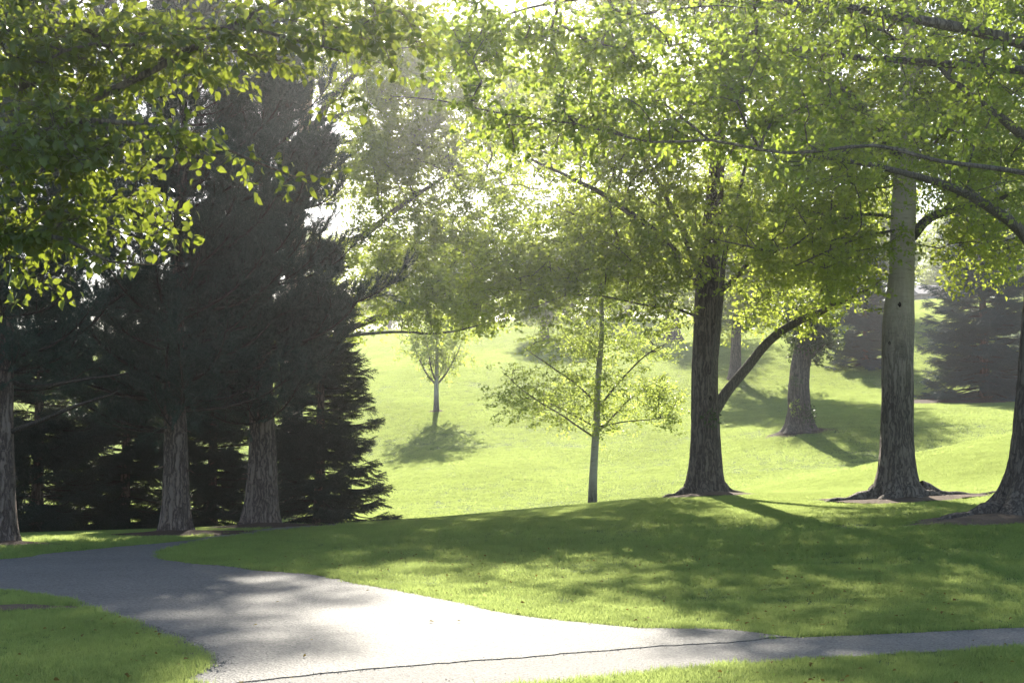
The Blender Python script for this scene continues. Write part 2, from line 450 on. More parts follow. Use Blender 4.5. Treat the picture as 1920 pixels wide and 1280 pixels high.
# ------------------------------------------------------------------ paths
def dens(poly, step, jit, seed):
    rng = np.random.default_rng(seed)
    p = np.asarray(poly, float); out = []
    for a, b in zip(p, np.roll(p, -1, 0)):
        n = max(1, int(np.linalg.norm(b - a) / step)); n = min(n, 80)
        out.append(a + (b - a) * (np.arange(n) / n)[:, None])
    out = np.concatenate(out)
    return out + rng.normal(0, jit, out.shape)
def smooth_px(pts, n=6):
    """world ground points along a pixel polyline, smoothed"""
    return spline(np.array([np.r_[G(*q), 0] for q in pts]), 0.35)[:, :2]
def inside(poly, x, y):
    r = np.zeros(x.shape, bool)
    px, py = poly[:, 0], poly[:, 1]
    for k in range(len(poly)):
        x1, y1, x2, y2 = px[k - 1], py[k - 1], px[k], py[k]
        if y1 == y2: continue
        r ^= ((y1 > y) != (y2 > y)) & (x < (x2 - x1) * (y - y1) / (y2 - y1) + x1)
    return r
def sheet(name, poly, z_off, step, mat, skirt=0.0, **kw):
    mn, mx = poly.min(0), poly.max(0)
    a, b = np.meshgrid(np.arange(mn[0], mx[0], step), np.arange(mn[1], mx[1], step))
    a, b = a.ravel(), b.ravel()
    k = inside(poly, a, b)
    q = np.c_[a[k], b[k]]
    d = np.sqrt(((q[:, None] - poly[None]) ** 2).sum(-1).min(1)) if len(q) else np.zeros(0)
    q = q[d > step * 0.5]
    n = len(poly)
    pts = [Vector(v) for v in poly] + [Vector(v) for v in q]
    r = geometry.delaunay_2d_cdt(pts, [(j, (j + 1) % n) for j in range(n)], [], 1, 1e-5)
    V2 = np.array([tuple(v) for v in r[0]])
    T = np.array([f for f in r[2] if len(f) == 3])
    z = gz(V2[:, 0], V2[:, 1]) + z_off
    V = np.c_[V2, z]
    mb = MB(); mb.add(V, T=T)
    if skirt:
        top = np.c_[poly, gz(poly[:, 0], poly[:, 1]) + z_off]; bot = top - (0, 0, skirt)
        j = np.arange(n); j2 = (j + 1) % n
        mb.add(np.r_[top, bot], Q=np.stack([j, j + n, j2 + n, j2], -1))
    return obj(name, mb.mesh(name, [mat], smooth=False), **kw)

lawn_edge = smooth_px([(560, 991), (450, 1005), (380, 1014), (325, 1027), (296, 1043), (340, 1054), (470, 1068), (600, 1081), (700, 1100), (850, 1131), (950, 1150), (1050, 1164), (1200, 1179), (1330, 1181), (1400, 1186), (1470, 1196)])
outer_edge = smooth_px([(-500, 1075), (-200, 1062), (0, 1050), (80, 1040), (200, 1028), (320, 1017), (400, 1006), (470, 996), (545, 987)])
far_w = np.array([[-5.2, 38.6], [-3.2, 40.2], [-1.0, 41.5], [1.5, 42.8], [4, 44.0]])
far_n = np.array([[4.6, 42.6], [2.0, 41.2], [-0.5, 39.9], [-2.8, 38.4]])
near_edge = smooth_px([(450, 1330), (350, 1290), (345, 1278), (382, 1258), (395, 1235), (350, 1210), (290, 1185), (240, 1165), (180, 1146), (120, 1124), (60, 1113), (0, 1108), (-150, 1108), (-500, 1125)])
joint = smooth_px([(450, 1281), (550, 1270), (800, 1247), (1000, 1232), (1230, 1213), (1400, 1201), (1475, 1196.5)])
asphalt_poly = np.concatenate([outer_edge, far_w, far_n, lawn_edge[:-1], joint[::-1], smooth_px([(420, 1288), (350, 1283)])[:-1], near_edge[np.where(near_edge[:, 1] > G(350, 1282)[1])[0]]])
asphalt_poly = dens(asphalt_poly, 0.10, 0.014, 1)
asphalt_poly = asphalt_poly + np.where(asphalt_poly[:, 1:2] > 12.6, 0.07, 0.012) * np.stack([fbm(np.c_[asphalt_poly * 1.6, np.full(len(asphalt_poly), 7.0 * j)], 3) for j in (1, 2)], -1)
walk_far = smooth_px([(-600, 1420), (0, 1345), (350, 1292), (450, 1277), (550, 1266), (800, 1243), (1000, 1229), (1230, 1211), (1400, 1200), (1475, 1196.5), (1700, 1187), (1920, 1177), (2400, 1158), (3200, 1130)])
walk_near = smooth_px([(3200, 1165), (2400, 1193), (1920, 1214), (1600, 1231), (1400, 1244), (1200, 1265), (1040, 1281), (800, 1315), (300, 1400), (-600, 1560)])
walk_poly = dens(np.concatenate([walk_far, walk_near]), 0.12, 0.006, 2)
sheet('concrete_walkway', walk_poly, 0.006, 0.5, M['concrete'], label='grey concrete walkway crossing the foreground beside the lawn', kind='structure')
sheet('asphalt_path', asphalt_poly, 0.014, 0.5, M['asphalt'], 0.05, label='worn asphalt path curving past the pines', kind='structure')
# crumbled asphalt margin along the near turf
crumb = smooth_px([(255, 1172), (300, 1186), (350, 1208), (398, 1238), (380, 1262)])
crumb2 = smooth_px([(350, 1262), (360, 1236), (320, 1212), (275, 1192), (235, 1172)])

cr = np.random.default_rng(5)
def chips(name, line, n, spread, size, label, mat):
    seg = cr.integers(0, len(line) - 1, n); t = cr.random(n)[:, None]
    c = line[seg] * (1 - t) + line[seg + 1] * t + cr.normal(0, spread, (n, 2))
    z = gz(c[:, 0], c[:, 1]) + 0.013
    th = np.arange(6) * math.pi / 3
    lo = np.stack([np.cos(th), np.sin(th), np.zeros(6)], -1); top = np.array([[.35, .1, .8], [-.3, .25, .7], [0, -.35, .75]])
    sh = np.vstack([lo, top]); q = sh[None] * (1 + cr.normal(0, .22, (n, 9, 3))) * (size * cr.uniform(.4, 1.4, n))[:, None, None]
    q[..., 2] *= .7
    V = q + np.c_[c, z - .002][:, None]
    f = np.array([[0, 1, 6], [1, 2, 6], [2, 7, 6], [2, 3, 7], [3, 4, 7], [4, 8, 7], [4, 5, 8], [5, 0, 8], [0, 6, 8], [6, 7, 8]])
    T = (np.arange(n)[:, None, None] * 9 + f).reshape(-1, 3)
    obj(name, mesh_np(name, V.reshape(-1, 3), [T], [mat]), label=label, cat='gravel', kind='stuff')
chips('asphalt_crumbs', crumb, 1300, 0.075, 0.012, 'dark crumbled asphalt along the turf edge', M['asphalt'])
chips('edge_grit', np.concatenate([lawn_edge[20:-1], near_edge]), 2600, 0.06, 0.008, 'fine grit and turf crumbs along the path margins', M['soil'])
chips('joint_gravel', joint[: int(len(joint) * .8)] + (0, 0.02), 260, 0.05, 0.007, 'loose gravel lying along the joint of path and walkway', M['asphalt'])

# ------------------------------------------------------------------ bare soil rings
SOIL = []
def soil(px, py, rx, ry, mat, label, seed, z=0.012, xy=None, mound=0.09):
    c = G(px, py) if xy is None else np.array(xy)
    th = np.linspace(0, 2 * math.pi, 72, endpoint=False)
    n = fbm(np.stack([np.cos(th) * 1.6 + seed, np.sin(th) * 1.6, np.full(72, seed * 3.1)], -1), 4)
    rr = 1 + 0.38 * n
    poly = np.c_[c[0] + rx * rr * np.cos(th), c[1] + ry * rr * np.sin(th)]
    SOIL.append(poly)
    o = sheet('bare_soil', poly, z, 0.2, mat, label=label, kind='structure')
    co = np.empty(len(o.data.vertices) * 3, np.float32); o.data.vertices.foreach_get('co', co); co = co.reshape(-1, 3)
    q = np.sqrt(((co[:, 0] - c[0]) / rx) ** 2 + ((co[:, 1] - c[1]) / ry) ** 2)
    co[:, 2] += mound * np.clip(1.15 - q, 0, 1) + 0.02 * fbm(co * 3.0, 2) * np.clip(1.2 - q, 0, 1)
    o.data.vertices.foreach_set('co', co.ravel()); o.data.update()

soil(1690, 938, 1.9, 1.5, M['soil'], 'bare trodden soil with roots around the pale-barked trunk', 3)
soil(1860, 975, 1.5, 1.2, M['soil'], 'bare soil by the flaring roots of the leaning trunk', 5)
soil(1330, 929, 1.2, 0.9, M['soil'], 'bare soil ring around the forked trunk', 7)
soil(1495, 810, 1.5, 1.0, M['mulch'], 'dark soil ring under the leafy stub trunk', 9)
soil(1850, 749, 5.4, 3.6, M['mulch'], 'red brown needle litter under the blue spruce', 11, 0.02)
soil(818, 771, 0.5, 0.35, M['soil'], 'small soil ring at the foot of the vase-shaped tree', 13)
soil(335, 1001, 1.5, 0.9, M['mulch'], 'reddish needle litter round the knotted pine', 15)
soil(490, 988, 1.6, 0.9, M['mulch'], 'reddish needle litter round the thick pine', 17)
soil(0, 1022, 1.3, 0.8, M['mulch'], 'reddish needle litter round the low-limbed pine', 19)
soil(20, 1142, 0.75, 0.30, M['soil'], 'bare brown strip in the turf beside the path', 21, mound=0.03)

# ------------------------------------------------------------------ grass (uncountable): tufts near, larger turf pieces far, by geometry nodes
lib = bpy.data.collections.new('grass_library')
def blades(n, spread, h, w, seed, square=False):
    rng = np.random.default_rng(seed)
    if square: b = np.c_[rng.uniform(-spread, spread, (n, 2)), np.zeros(n)]
    else: b = np.c_[rng.normal(0, spread, (n, 2)), np.zeros(n)]
    th = rng.uniform(0, 2 * math.pi, n)
    s = np.c_[np.cos(th), np.sin(th), np.zeros(n)]
    ph = rng.uniform(0, 2 * math.pi, n)
    lean = np.c_[np.cos(ph), np.sin(ph), np.zeros(n)] * rng.uniform(0.1, 0.75, n)[:, None]
    hh = h * rng.uniform(0.55, 1.15, n)[:, None]; up = np.array((0, 0, 1.0))
    w_ = w * rng.uniform(0.7, 1.2, n)[:, None]
    mid = b + up * hh * 0.55 + lean * hh * 0.25
    tip = b + up * hh * (1 - 0.25 * (lean ** 2).sum(1, keepdims=True)) + lean * hh * 0.95
    b = b - up * 0.01
    V = np.stack([b - s * w_, b + s * w_, mid - s * w_ * 0.8, mid + s * w_ * 0.8, tip], 1).reshape(-1, 3)
    i = np.arange(n)[:, None] * 5
    me = mesh_np('grass_tuft', V, [i + np.array([[0, 1, 3, 2]]), i + np.array([[2, 3, 4]])], [M['grass']], attrs={'rnd': ('POINT', np.repeat(rng.random(n), 5))})
    return me
def gn_instancer(name, pts, rot, scl, idx, meshes, label=None, parent=None, cat=None, mats=None):
    c = bpy.data.collections.new(name + '_source')
    for k, me in enumerate(meshes):
        c.objects.link(bpy.data.objects.new('%s_%02d' % (name, k), me))
    me = bpy.data.meshes.new(name)
    me.vertices.add(len(pts)); me.vertices.foreach_set('co', np.asarray(pts, np.float32).ravel())
    a = me.attributes.new('rot', 'FLOAT_VECTOR', 'POINT'); a.data.foreach_set('vector', rot.astype(np.float32).ravel())
    a = me.attributes.new('scl', 'FLOAT', 'POINT'); a.data.foreach_set('value', scl.astype(np.float32))
    a = me.attributes.new('idx', 'INT', 'POINT'); a.data.foreach_set('value', idx.astype(np.int32))
    for m_ in (mats or [M['grass']]): me.materials.append(m_)
    o = obj(name, me, parent, label=label, cat=cat, kind='stuff')
    ng = bpy.data.node_groups.new(name, 'GeometryNodeTree')
    ng.interface.new_socket('Geometry', in_out='INPUT', socket_type='NodeSocketGeometry')
    ng.interface.new_socket('Geometry', in_out='OUTPUT', socket_type='NodeSocketGeometry')
    gi = ng.nodes.new('NodeGroupInput'); go = ng.nodes.new('NodeGroupOutput')
    iop = ng.nodes.new('GeometryNodeInstanceOnPoints')
    ci = ng.nodes.new('GeometryNodeCollectionInfo'); ci.inputs['Collection'].default_value = c
    ci.inputs['Separate Children'].default_value = True; ci.inputs['Reset Children'].default_value = True
    def na(n, t):
        q = ng.nodes.new('GeometryNodeInputNamedAttribute'); q.data_type = t; q.inputs['Name'].default_value = n
        return q.outputs['Attribute']
    ng.links.new(gi.outputs[0], iop.inputs['Points']); ng.links.new(ci.outputs[0], iop.inputs['Instance'])
    iop.inputs['Pick Instance'].default_value = True
    ng.links.new(na('idx', 'INT'), iop.inputs['Instance Index'])
    ng.links.new(na('rot', 'FLOAT_VECTOR'), iop.inputs['Rotation'])
    ng.links.new(na('scl', 'FLOAT'), iop.inputs['Scale'])
    ng.links.new(iop.outputs[0], go.inputs[0])
    o.modifiers.new('scatter', 'NODES').node_group = ng
    return o
def axes_rot(d, rng, roll=0.35, up=(0, 0, 1.0)):
    """euler angles turning +X to d with +Z kept near up"""
    d = unit(np.asarray(d, float)); n = len(d)
    z = np.tile(np.asarray(up, float), (n, 1)) + rng.normal(0, roll, (n, 3))
    y = unit(np.cross(z, d)); z = np.cross(d, y)
    return np.c_[np.arctan2(y[:, 2], z[:, 2]), -np.arcsin(np.clip(d[:, 2], -1, 1)), np.arctan2(d[:, 1], d[:, 0])]
def slope_rot(n, spin):
    # euler XYZ: spin about the vertical first is not needed; tilt the patch to the slope normal, then spin about z via composition
    out = np.empty((len(n), 3))
    from mathutils import Quaternion
    for k in range(len(n)):
        q = Vector((0, 0, 1)).rotation_difference(Vector(n[k])) @ Quaternion((0, 0, 1), spin[k])
        out[k] = q.to_euler()
    return out
rng = np.random.default_rng(77)
NO_GRASS = [asphalt_poly, walk_poly]
def free(x, y, m=0.0):
    k = np.ones(len(x), bool)
    for p in NO_GRASS:
        mn, mx = p.min(0) - 1, p.max(0) + 1
        c = (x > mn[0]) & (x < mx[0]) & (y > mn[1]) & (y < mx[1])
        ii = np.where(c)[0]
        bad = inside(p, x[ii], y[ii])
        if m > 0:
            for s in range(0, len(ii), 4000):
                d2 = ((np.c_[x[ii[s:s + 4000]], y[ii[s:s + 4000]]][:, None] - p[None]) ** 2).sum(-1).min(1)
                bad[s:s + 4000] |= d2 < m * m
        k[ii[bad]] = False
    return k
def in_soil(x, y):
    k = np.zeros(len(x), bool)
    for p in SOIL:
        mn, mx = p.min(0), p.max(0)
        ii = np.where((x > mn[0]) & (x < mx[0]) & (y > mn[1]) & (y < mx[1]))[0]
        k[ii[inside(p, x[ii], y[ii])]] = True
    return k
def scatter(y0, y1, per_m2, margin):
    area = (y1 - y0) * (0.76 * y1 + 2 * margin)
    n = int(area * per_m2)
    y = rng.uniform(y0, y1, n); x = rng.uniform(-0.38 * y1 - margin, 0.38 * y1 + margin, n)
    k = np.abs(x) < 0.38 * y + margin
    return x[k], y[k]
X, Y = [], []
for (y0, y1, dns) in ((7.5, 12, 420), (12, 16, 330), (16, 20, 240), (20, 25, 170), (25, 31, 110)):
    x, y = scatter(y0, y1, dns, 1.6); X.append(x); Y.append(y)
# extra tufts where turf meets paving further out
x, y = scatter(31, 44, 60, 1.0)
k = ~free(x, y, 0.45); X.append(x[k]); Y.append(y[k])
x, y = np.concatenate(X), np.concatenate(Y)
k = free(x, y)
x, y = x[k], y[k]
k = ~in_soil(x, y) | (rng.random(len(x)) < 0.13)
x, y = x[k], y[k]
n = len(x)
rot = np.c_[rng.normal(0, 0.12, (n, 2)), rng.uniform(0, 6.28, n)]
scl = (1.0 + 0.28 * fbm(np.c_[x * 0.9, y * 0.9, np.zeros(n)], 2)) * rng.uniform(0.8, 1.2, n) * (1 + 0.35 * np.clip((y - 15) / 15, 0, 1))
gn_instancer('lawn_grass', np.c_[x, y, gz(x, y)], rot, scl, rng.integers(0, 5, n), [blades(20, 0.035, 0.055, 0.0024, 100 + k) for k in range(5)],
             cat='grass', label='short lush mown grass on the near lawn and verges')
def grid(y0, y1, st, margin):
    yy, xx = np.meshgrid(np.arange(y0, y1, st), np.arange(-0.38 * y1 - margin, 0.38 * y1 + margin, st), indexing='ij')
    x = xx.ravel() + rng.uniform(-.3, .3, xx.size) * st; y = yy.ravel() + rng.uniform(-.3, .3, xx.size) * st
    k = np.abs(x) < 0.38 * y + margin
    return x[k], y[k]
x, y = grid(30, 48, 0.34, 3.0); k = free(x, y, 0.36); x, y = x[k], y[k]
k = ~(in_soil(x, y) | in_soil(x + .25, y) | in_soil(x - .25, y) | in_soil(x, y + .25) | in_soil(x, y - .25)); x, y = x[k], y[k]; n = len(x)
gn_instancer('crest_grass', np.c_[x, y, gz(x, y) - 0.004], slope_rot(gnormal(x, y), rng.uniform(0, 6.28, n)), rng.uniform(0.85, 1.1, n), rng.integers(0, 4, n),
             [blades(520, 0.36, 0.055, 0.0042, 200 + k, True) for k in range(4)], cat='grass', label='mown grass along the lawn crest by the trees')
x, y = grid(47, 176, 1.25, 6.0); k = ~in_soil(x, y); x, y = x[k], y[k]; n = len(x)
gn_instancer('hillside_grass', np.c_[x, y, gz(x, y) - 0.004], slope_rot(gnormal(x, y), rng.uniform(0, 6.28, n)), rng.uniform(0.95, 1.05, n) * (1 + 0.22 * fbm(np.c_[(x - 0.25 * y) * 0.05, (y + 0.35 * x) * 0.45, np.zeros(n)], 3)), rng.integers(0, 4, n),
             [blades(1700, 1.15, 0.06, 0.009, 300 + k, True) for k in range(4)], cat='grass', label='bright mown grass covering the far hillside')

# ------------------------------------------------------------------ broadleaf trees
def leaves_simple(base, axis, nrm, L, wr, seed):
    n = len(base); rng = np.random.default_rng(seed)
    side = unit(np.cross(axis, nrm)); up = np.cross(side, axis)
    L = L[:, None]
    V = np.stack([base, base + axis * L * 0.42 + side * L * wr + up * L * 0.10, base + axis * L - up * L * 0.08, base + axis * L * 0.42 - side * L * wr + up * L * 0.10], 1).reshape(-1, 3)
    i = np.arange(n)[:, None] * 4
    T = np.concatenate([i + np.array([[0, 1, 2]]), i + np.array([[0, 2, 3]])])
    return V, None, T, np.repeat(rng.random(n), 4)
LEAF_T = np.array([[0, 1, 5], [0, 5, 2], [3, 7, 6], [4, 6, 7]]); LEAF_Q = np.array([[1, 3, 6, 5], [2, 5, 6, 4]])
def leaves_fine(base, axis, nrm, L, wr, seed):
    n = len(base); rng = np.random.default_rng(seed)
    side = unit(np.cross(axis, nrm)); up = np.cross(side, axis)
    L = L[:, None]; cu = rng.uniform(0.02, 0.2, n)[:, None]; fo = rng.uniform(0.06, 0.24, n)[:, None]
    def pt(a, s, u): return base + axis * L * a + side * L * wr * s + up * L * u
    V = np.stack([pt(0, 0, 0), pt(0.24, 0.86, fo - cu * 0.05), pt(0.24, -0.86, fo - cu * 0.05), pt(0.58, 0.84, fo - cu * 0.4), pt(0.58, -0.84, fo - cu * 0.4),
                  pt(0.24, 0, -cu * 0.05), pt(0.6, 0, -cu * 0.45), pt(1.0, 0, -cu * 1.3)], 1).reshape(-1, 3)
    i = np.arange(n) * 8
    return V, (i[:, None, None] + LEAF_Q).reshape(-1, 4), (i[:, None, None] + LEAF_T).reshape(-1, 3), np.repeat(rng.random(n), 8)

SPRIGS = {}
def sprig(tw, n_leaf, leafL, wr, leafmat, droop, seed):
    """a leafy twig along +X with two side twigs"""
    rng = np.random.default_rng(seed)
    V, Fq, mi, A = [], [], [], []
    off = 0; fT = []
    segs = [(np.zeros(3), np.array((1.0, 0, 0.05)), tw)]
    for sg in (-1, 1):
        segs.append((np.array((tw * rng.uniform(.15, .45), 0, 0)), unit(np.array((0.8, sg * rng.uniform(.6, 1.0), rng.normal(0, .25)))), tw * rng.uniform(.45, .7)))
    for o, d, l in segs:
        e = o + d * l - np.array((0, 0, 0.22 * l * l)); a = unit(np.cross(d, (0.1, 0.2, 1.0))); b = np.cross(d, a); w = 0.0045
        V.append(np.array([o + a * w, o - a * w * .5 + b * w * .8, o - a * w * .5 - b * w * .8, e]))
        fT.append(np.array([[0, 1, 3], [1, 2, 3], [2, 0, 3]]) + off); mi += [0] * 3; off += 4; A += [0] * 4
        m = n_leaf if o[0] == 0 else max(2, n_leaf // 2)
        f = ((np.arange(m) + .7) / m)[:, None]
        sd = np.where(np.arange(m) % 2 == 0, 1.0, -1.0)[:, None]
        ax = unit(d * .5 + sd * np.cross((0, 0, 1.0), d) * .65 + rng.normal(size=(m, 3)) * .5 + np.array((0, 0, -droop)))
        bp = o + (e - o) * f + ax * leafL * .3
        nr = unit(rng.normal(size=(m, 3)) * .75 + np.array((0, 0, .8))); nr = unit(nr - (nr * ax).sum(1, keepdims=True) * ax)
        v, _, t, rn = leaves_simple(bp, ax, nr, leafL * rng.uniform(.65, 1.2, m), wr, seed + int(o[0] * 1e4))
        V.append(v); fT.append(t + off); mi += [1] * len(t); off += len(v); A += list(rn)
    return mesh_np('sprig', np.concatenate(V), [np.concatenate(fT)], [M['branch'], M[leafmat]], mi, False, {'rnd': ('POINT', A)})
def fine_leaves(o, tdir, tl, nt_, n_leaf, leafL, leafmat, wr, droop, seed, leaf_parts, root, base, rng):
    fine = True
    e = o + tdir * tl[:, None] + np.array((0, 0, -1.0)) * (tl ** 2 * 0.22)[:, None]
    a = unit(np.cross(tdir, np.array((0.3, 0.2, 1.0)))); b = np.cross(tdir, a); rw = 0.0035 if not fine else 0.0025
    w3 = [rw * (math.cos(t) * a + math.sin(t) * b) for t in (0, 2.1, 4.2)]
    V = np.stack([o + w for w in w3] + [e], 1).reshape(-1, 3)
    i = np.arange(nt_)[:, None] * 4
    tw_T = np.concatenate([i + np.array([[0, 1, 3]]), i + np.array([[1, 2, 3]]), i + np.array([[2, 0, 3]])])
    mbt = MB(); mbt.add(V, T=tw_T); obj('twigs', mbt.mesh('twigs', [M['branch']], False, base), root, kind='stuff')
    nn = nt_ * n_leaf
    f = (np.tile((np.arange(n_leaf) + 0.6) / n_leaf, nt_) + rng.normal(0, 0.05, nn))[:, None]
    o2 = np.repeat(o, n_leaf, 0); e2 = np.repeat(e, n_leaf, 0); d2 = np.repeat(tdir, n_leaf, 0)
    bp = o2 + (e2 - o2) * f - np.array((0, 0, 1.0)) * (0.05 * f * (1 - f))
    ax = unit(d2 * 0.45 + rng.normal(size=(nn, 3)) * 0.62 + np.array((0, 0, -droop)))
    bp = bp + ax * leafL * 0.35                      # leaf stalk
    nr = unit(rng.normal(size=(nn, 3)) * 0.75 + np.array((0, 0, 0.8)))
    nr = unit(nr - (nr * ax).sum(1, keepdims=True) * ax)
    Ls = leafL * np.clip(rng.normal(0.95, 0.24, nn), 0.4, 1.5)
    fn = leaves_fine if fine else leaves_simple
    keep = np.ones(nn, bool)
    if leaf_parts:
        rx = bp[:, 0] / bp[:, 1]; 
        vis = (np.abs(rx) < 0.355) & (bp[:, 2] < CAMZ + bp[:, 1] * ray(960, 5)[1]) & (bp[:, 1] > 2)
        cand = np.where(vis)[0]
        cand = cand[np.argsort(bp[cand, 1] / Ls[cand])][:leaf_parts]
        keep[cand] = False
        shared = []
        for s in range(6):
            v, qd, tr, rn = fn(np.zeros((1, 3)), np.array([[1.0, 0, 0]]), np.array([[0, 0, 1.0]]), np.ones(1), wr, 900 + s + seed)
            mbl = MB(); mbl.add(v, qd, tr, np.full(len(v), 0.1 + 0.16 * s)); shared.append(mbl.mesh('leaf', [M[leafmat]], True))
        from mathutils import Matrix
        for s, c in enumerate(cand):
            X_ = Vector(ax[c]); Z_ = Vector(nr[c]); Y_ = Z_.cross(X_)
            mt = Matrix((X_, Y_, Z_)).transposed().to_4x4() @ Matrix.Scale(float(Ls[c]), 4)
            mt.translation = Vector(bp[c] - base)
            lo = obj('leaf', shared[s % 6], root); lo.matrix_local = mt
    v, qd, tr, rn = fn(bp[keep], ax[keep], nr[keep], Ls[keep], wr, seed)
    mbl = MB(); mbl.add(v, qd, tr, rn)
    obj('crown', mbl.mesh('crown', [M[leafmat]], fine, base), root, kind='stuff')

def trunk_mesh(path, rad, sides, foot_z, flare=0.55, ridge=0.05, seed=0, lobes=6):
    """path resampled (n,3): a trunk with bark ridges, lumps and a flaring foot"""
    V, Q = tube(path, rad, sides)
    n = len(path); k = sides
    th = np.tile(np.arange(k) * 2 * math.pi / k, n)
    c = np.repeat(path, k, 0); r = np.repeat(rad, k); h = c[:, 2] - foot_z
    out = (V - c) / r[:, None]
    q = np.c_[np.cos(th) * 6.5, np.sin(th) * 6.5, h * 1.1 + seed]
    rid = 1 - np.abs(fbm(q + 0.5 * vnoise(q * 0.7)[:, None], 2)) * 1.6
    lump = fbm(np.c_[np.cos(th) * 1.1 + seed, np.sin(th) * 1.1, h * 0.55], 2)
    fine = vnoise(np.c_[np.cos(th) * 16, np.sin(th) * 16, h * 7 + seed])
    rng = np.random.default_rng(seed); ph = rng.uniform(0, 6.28)
    lob = 0.5 + 0.5 * np.cos(lobes * th + ph + 0.8 * np.sin(2 * th + ph))
    fl = flare * np.exp(-np.maximum(h, -0.2) / (0.55 * rad[0] + 0.12)) * (0.45 + 0.75 * lob) + 0.10 * np.exp(-np.maximum(h, 0) / 1.1) * lob
    m = 1 + ridge * rid + ridge * 0.35 * fine + 0.07 * lump + fl
    V = c + out * (r * m)[:, None]
    return V, Q

def make_tree(name, label, cat, trunk, limbs, blobs, nclus, seed, leafL=0.085, leafmat='leaf', bark='bark', n_twig=5, n_leaf=8, tw=0.5, fine=False,
              sides=56, flare=0.6, ridge=0.05, group=None, clear=2.5, extra=None, roots=(), n_prim=14, leaf_parts=0, wr=0.36, rtip=0.006, gamma=0.44, minz_leaf=None, step=0.12, droop=0.35, spread=0.5, knots=()):
    rng = np.random.default_rng(seed)
    tp = np.array([np.r_[P(a, b, d), r] for (a, b, d, r) in trunk])
    tz = gz1(tp[0, 0], tp[0, 1])
    tp[0, 2] = tz - 0.12
    base = np.array((tp[0, 0], tp[0, 1], tz))
    root = obj(name, None, label=label, cat=cat, group=group, loc=base)
    root.empty_display_size = 0.3
    ts = spline(tp, step)
    V, Q = trunk_mesh(ts[:, :3], np.maximum(ts[:, 3], 0.012), sides, tz, flare, ridge, seed)
    mb = MB(); mb.add(V, Q); tk = obj('trunk', mb.mesh('trunk', [M[bark]], True, base), root)
    for (kx, ky, kd, kr) in knots:            # old branch scars: a raised lip, the hole's shade as a flat dark disc
        c = P(kx, ky, kd); q = ts[np.argmin(np.abs(ts[:, 2] - c[2]))]
        ph = math.asin(max(-0.9, min(0.9, (c[0] - q[0]) / q[3])))
        nd = np.array((math.sin(ph), -math.cos(ph), 0)); tv = np.array((math.cos(ph), math.sin(ph), 0)); c = q[:3] + nd * q[3] * 1.0; c[2] = P(kx, ky, kd)[2]
        tt = np.linspace(0, 2 * math.pi, 19)
        ring = c + kr * (np.cos(tt)[:, None] * tv * .8 + np.sin(tt)[:, None] * np.array((0, 0, 1.25))) + nd * .02
        mk = MB(); mk.add(*tube(ring, np.full(19, kr * .38), 7))
        obj('knot', mk.mesh('knot', [M[bark]], True, base), tk)
        vv = np.vstack([c + nd * .028, c + kr * .85 * (np.cos(tt)[:, None] * tv * .8 + np.sin(tt)[:, None] * np.array((0, 0, 1.25))) + nd * .03])
        mk = MB(); mk.add(vv, T=np.array([[0, j, j + 1] for j in range(1, 19)])); obj('knot_hollow', mk.mesh('knot_hollow', [M['hollow']], False, base), tk)
    for (ang, ln, r0) in roots:
        m = 14; t = np.linspace(0, 1, m)
        a = ang + 0.5 * np.cumsum(rng.normal(0, 0.22, m)) * t
        rr = tp[0, 3] * 0.75
        x = base[0] + np.cos(ang) * rr + np.cumsum(np.cos(a)) * ln / m; y = base[1] + np.sin(ang) * rr + np.cumsum(np.sin(a)) * ln / m
        z = gz(x, y) + 0.26 * np.exp(-t * 6) + 0.02 * np.sin(t * 9 + ang * 3) - 0.01 - 0.05 * t
        V, Q = tube(np.c_[x, y, z], 1.45 * r0 * (1 - 0.75 * t) * (1 + 0.25 * np.sin(t * 17 + ang * 5)) + 0.012, 9)
        V = V + 0.012 * fbm(V * 7, 2)[:, None]
        mb = MB(); mb.add(V, Q); obj('root', mb.mesh('root', [M[bark]], True, base), root)
    # skeleton
    cap = 60000
    pos = np.zeros((cap, 3)); par = np.full(cap, -1, int); lab = np.full(cap, -1, int); ex = np.zeros(cap); pdir = np.zeros((cap, 3)); ok = np.ones(cap, bool)
    s2 = spline(tp, 0.4); n = len(s2)
    pos[:n] = s2[:, :3]; par[1:n] = np.arange(n - 1); ex[:n] = s2[:, 3]; pdir[:n] = unit(np.gradient(s2[:, :3], axis=0))
    ok[:n] = (s2[:, 2] > tz + clear)
    chains = []; nl = 0
    def grow(pts, q, lb, rads=None):
        nonlocal n
        m = len(pts); idx = np.arange(n, n + m)
        pos[idx] = pts; par[idx] = np.r_[q, idx[:-1]]; lab[idx] = lb
        pp = np.vstack([pos[q], pts]); pdir[idx] = unit(np.diff(pp, axis=0))
        if rads is not None: ex[idx] = rads
        chains.append((lb, np.r_[q, idx])); n += m
    for L in limbs:
        lp = spline(np.array([np.r_[P(a, b, d), r] for (a, b, d, r) in L]), 0.3)
        q = int(np.argmin(((pos[:len(s2)] - lp[0, :3]) ** 2).sum(1)))
        wob = lp[:, :3] + (0.02 if fine else 0.05) * np.stack([fbm(lp[:, :3] * 1.4 + 9 * j, 2) for j in range(3)], -1) * np.linspace(0, 1, len(lp))[:, None]
        grow(wob, q, nl, lp[:, 3]); nl += 1
    wts = np.array([b[3] * b[4] * b[5] ** 0.5 * (b[6] if len(b) > 6 else 1.0) for b in blobs]); wts = wts / wts.sum()
    pick = rng.choice(len(blobs), nclus, p=wts)
    dirs = unit(rng.normal(size=(nclus, 3))) * (rng.random(nclus) ** 0.42)[:, None]
    clus = np.empty((nclus, 3))
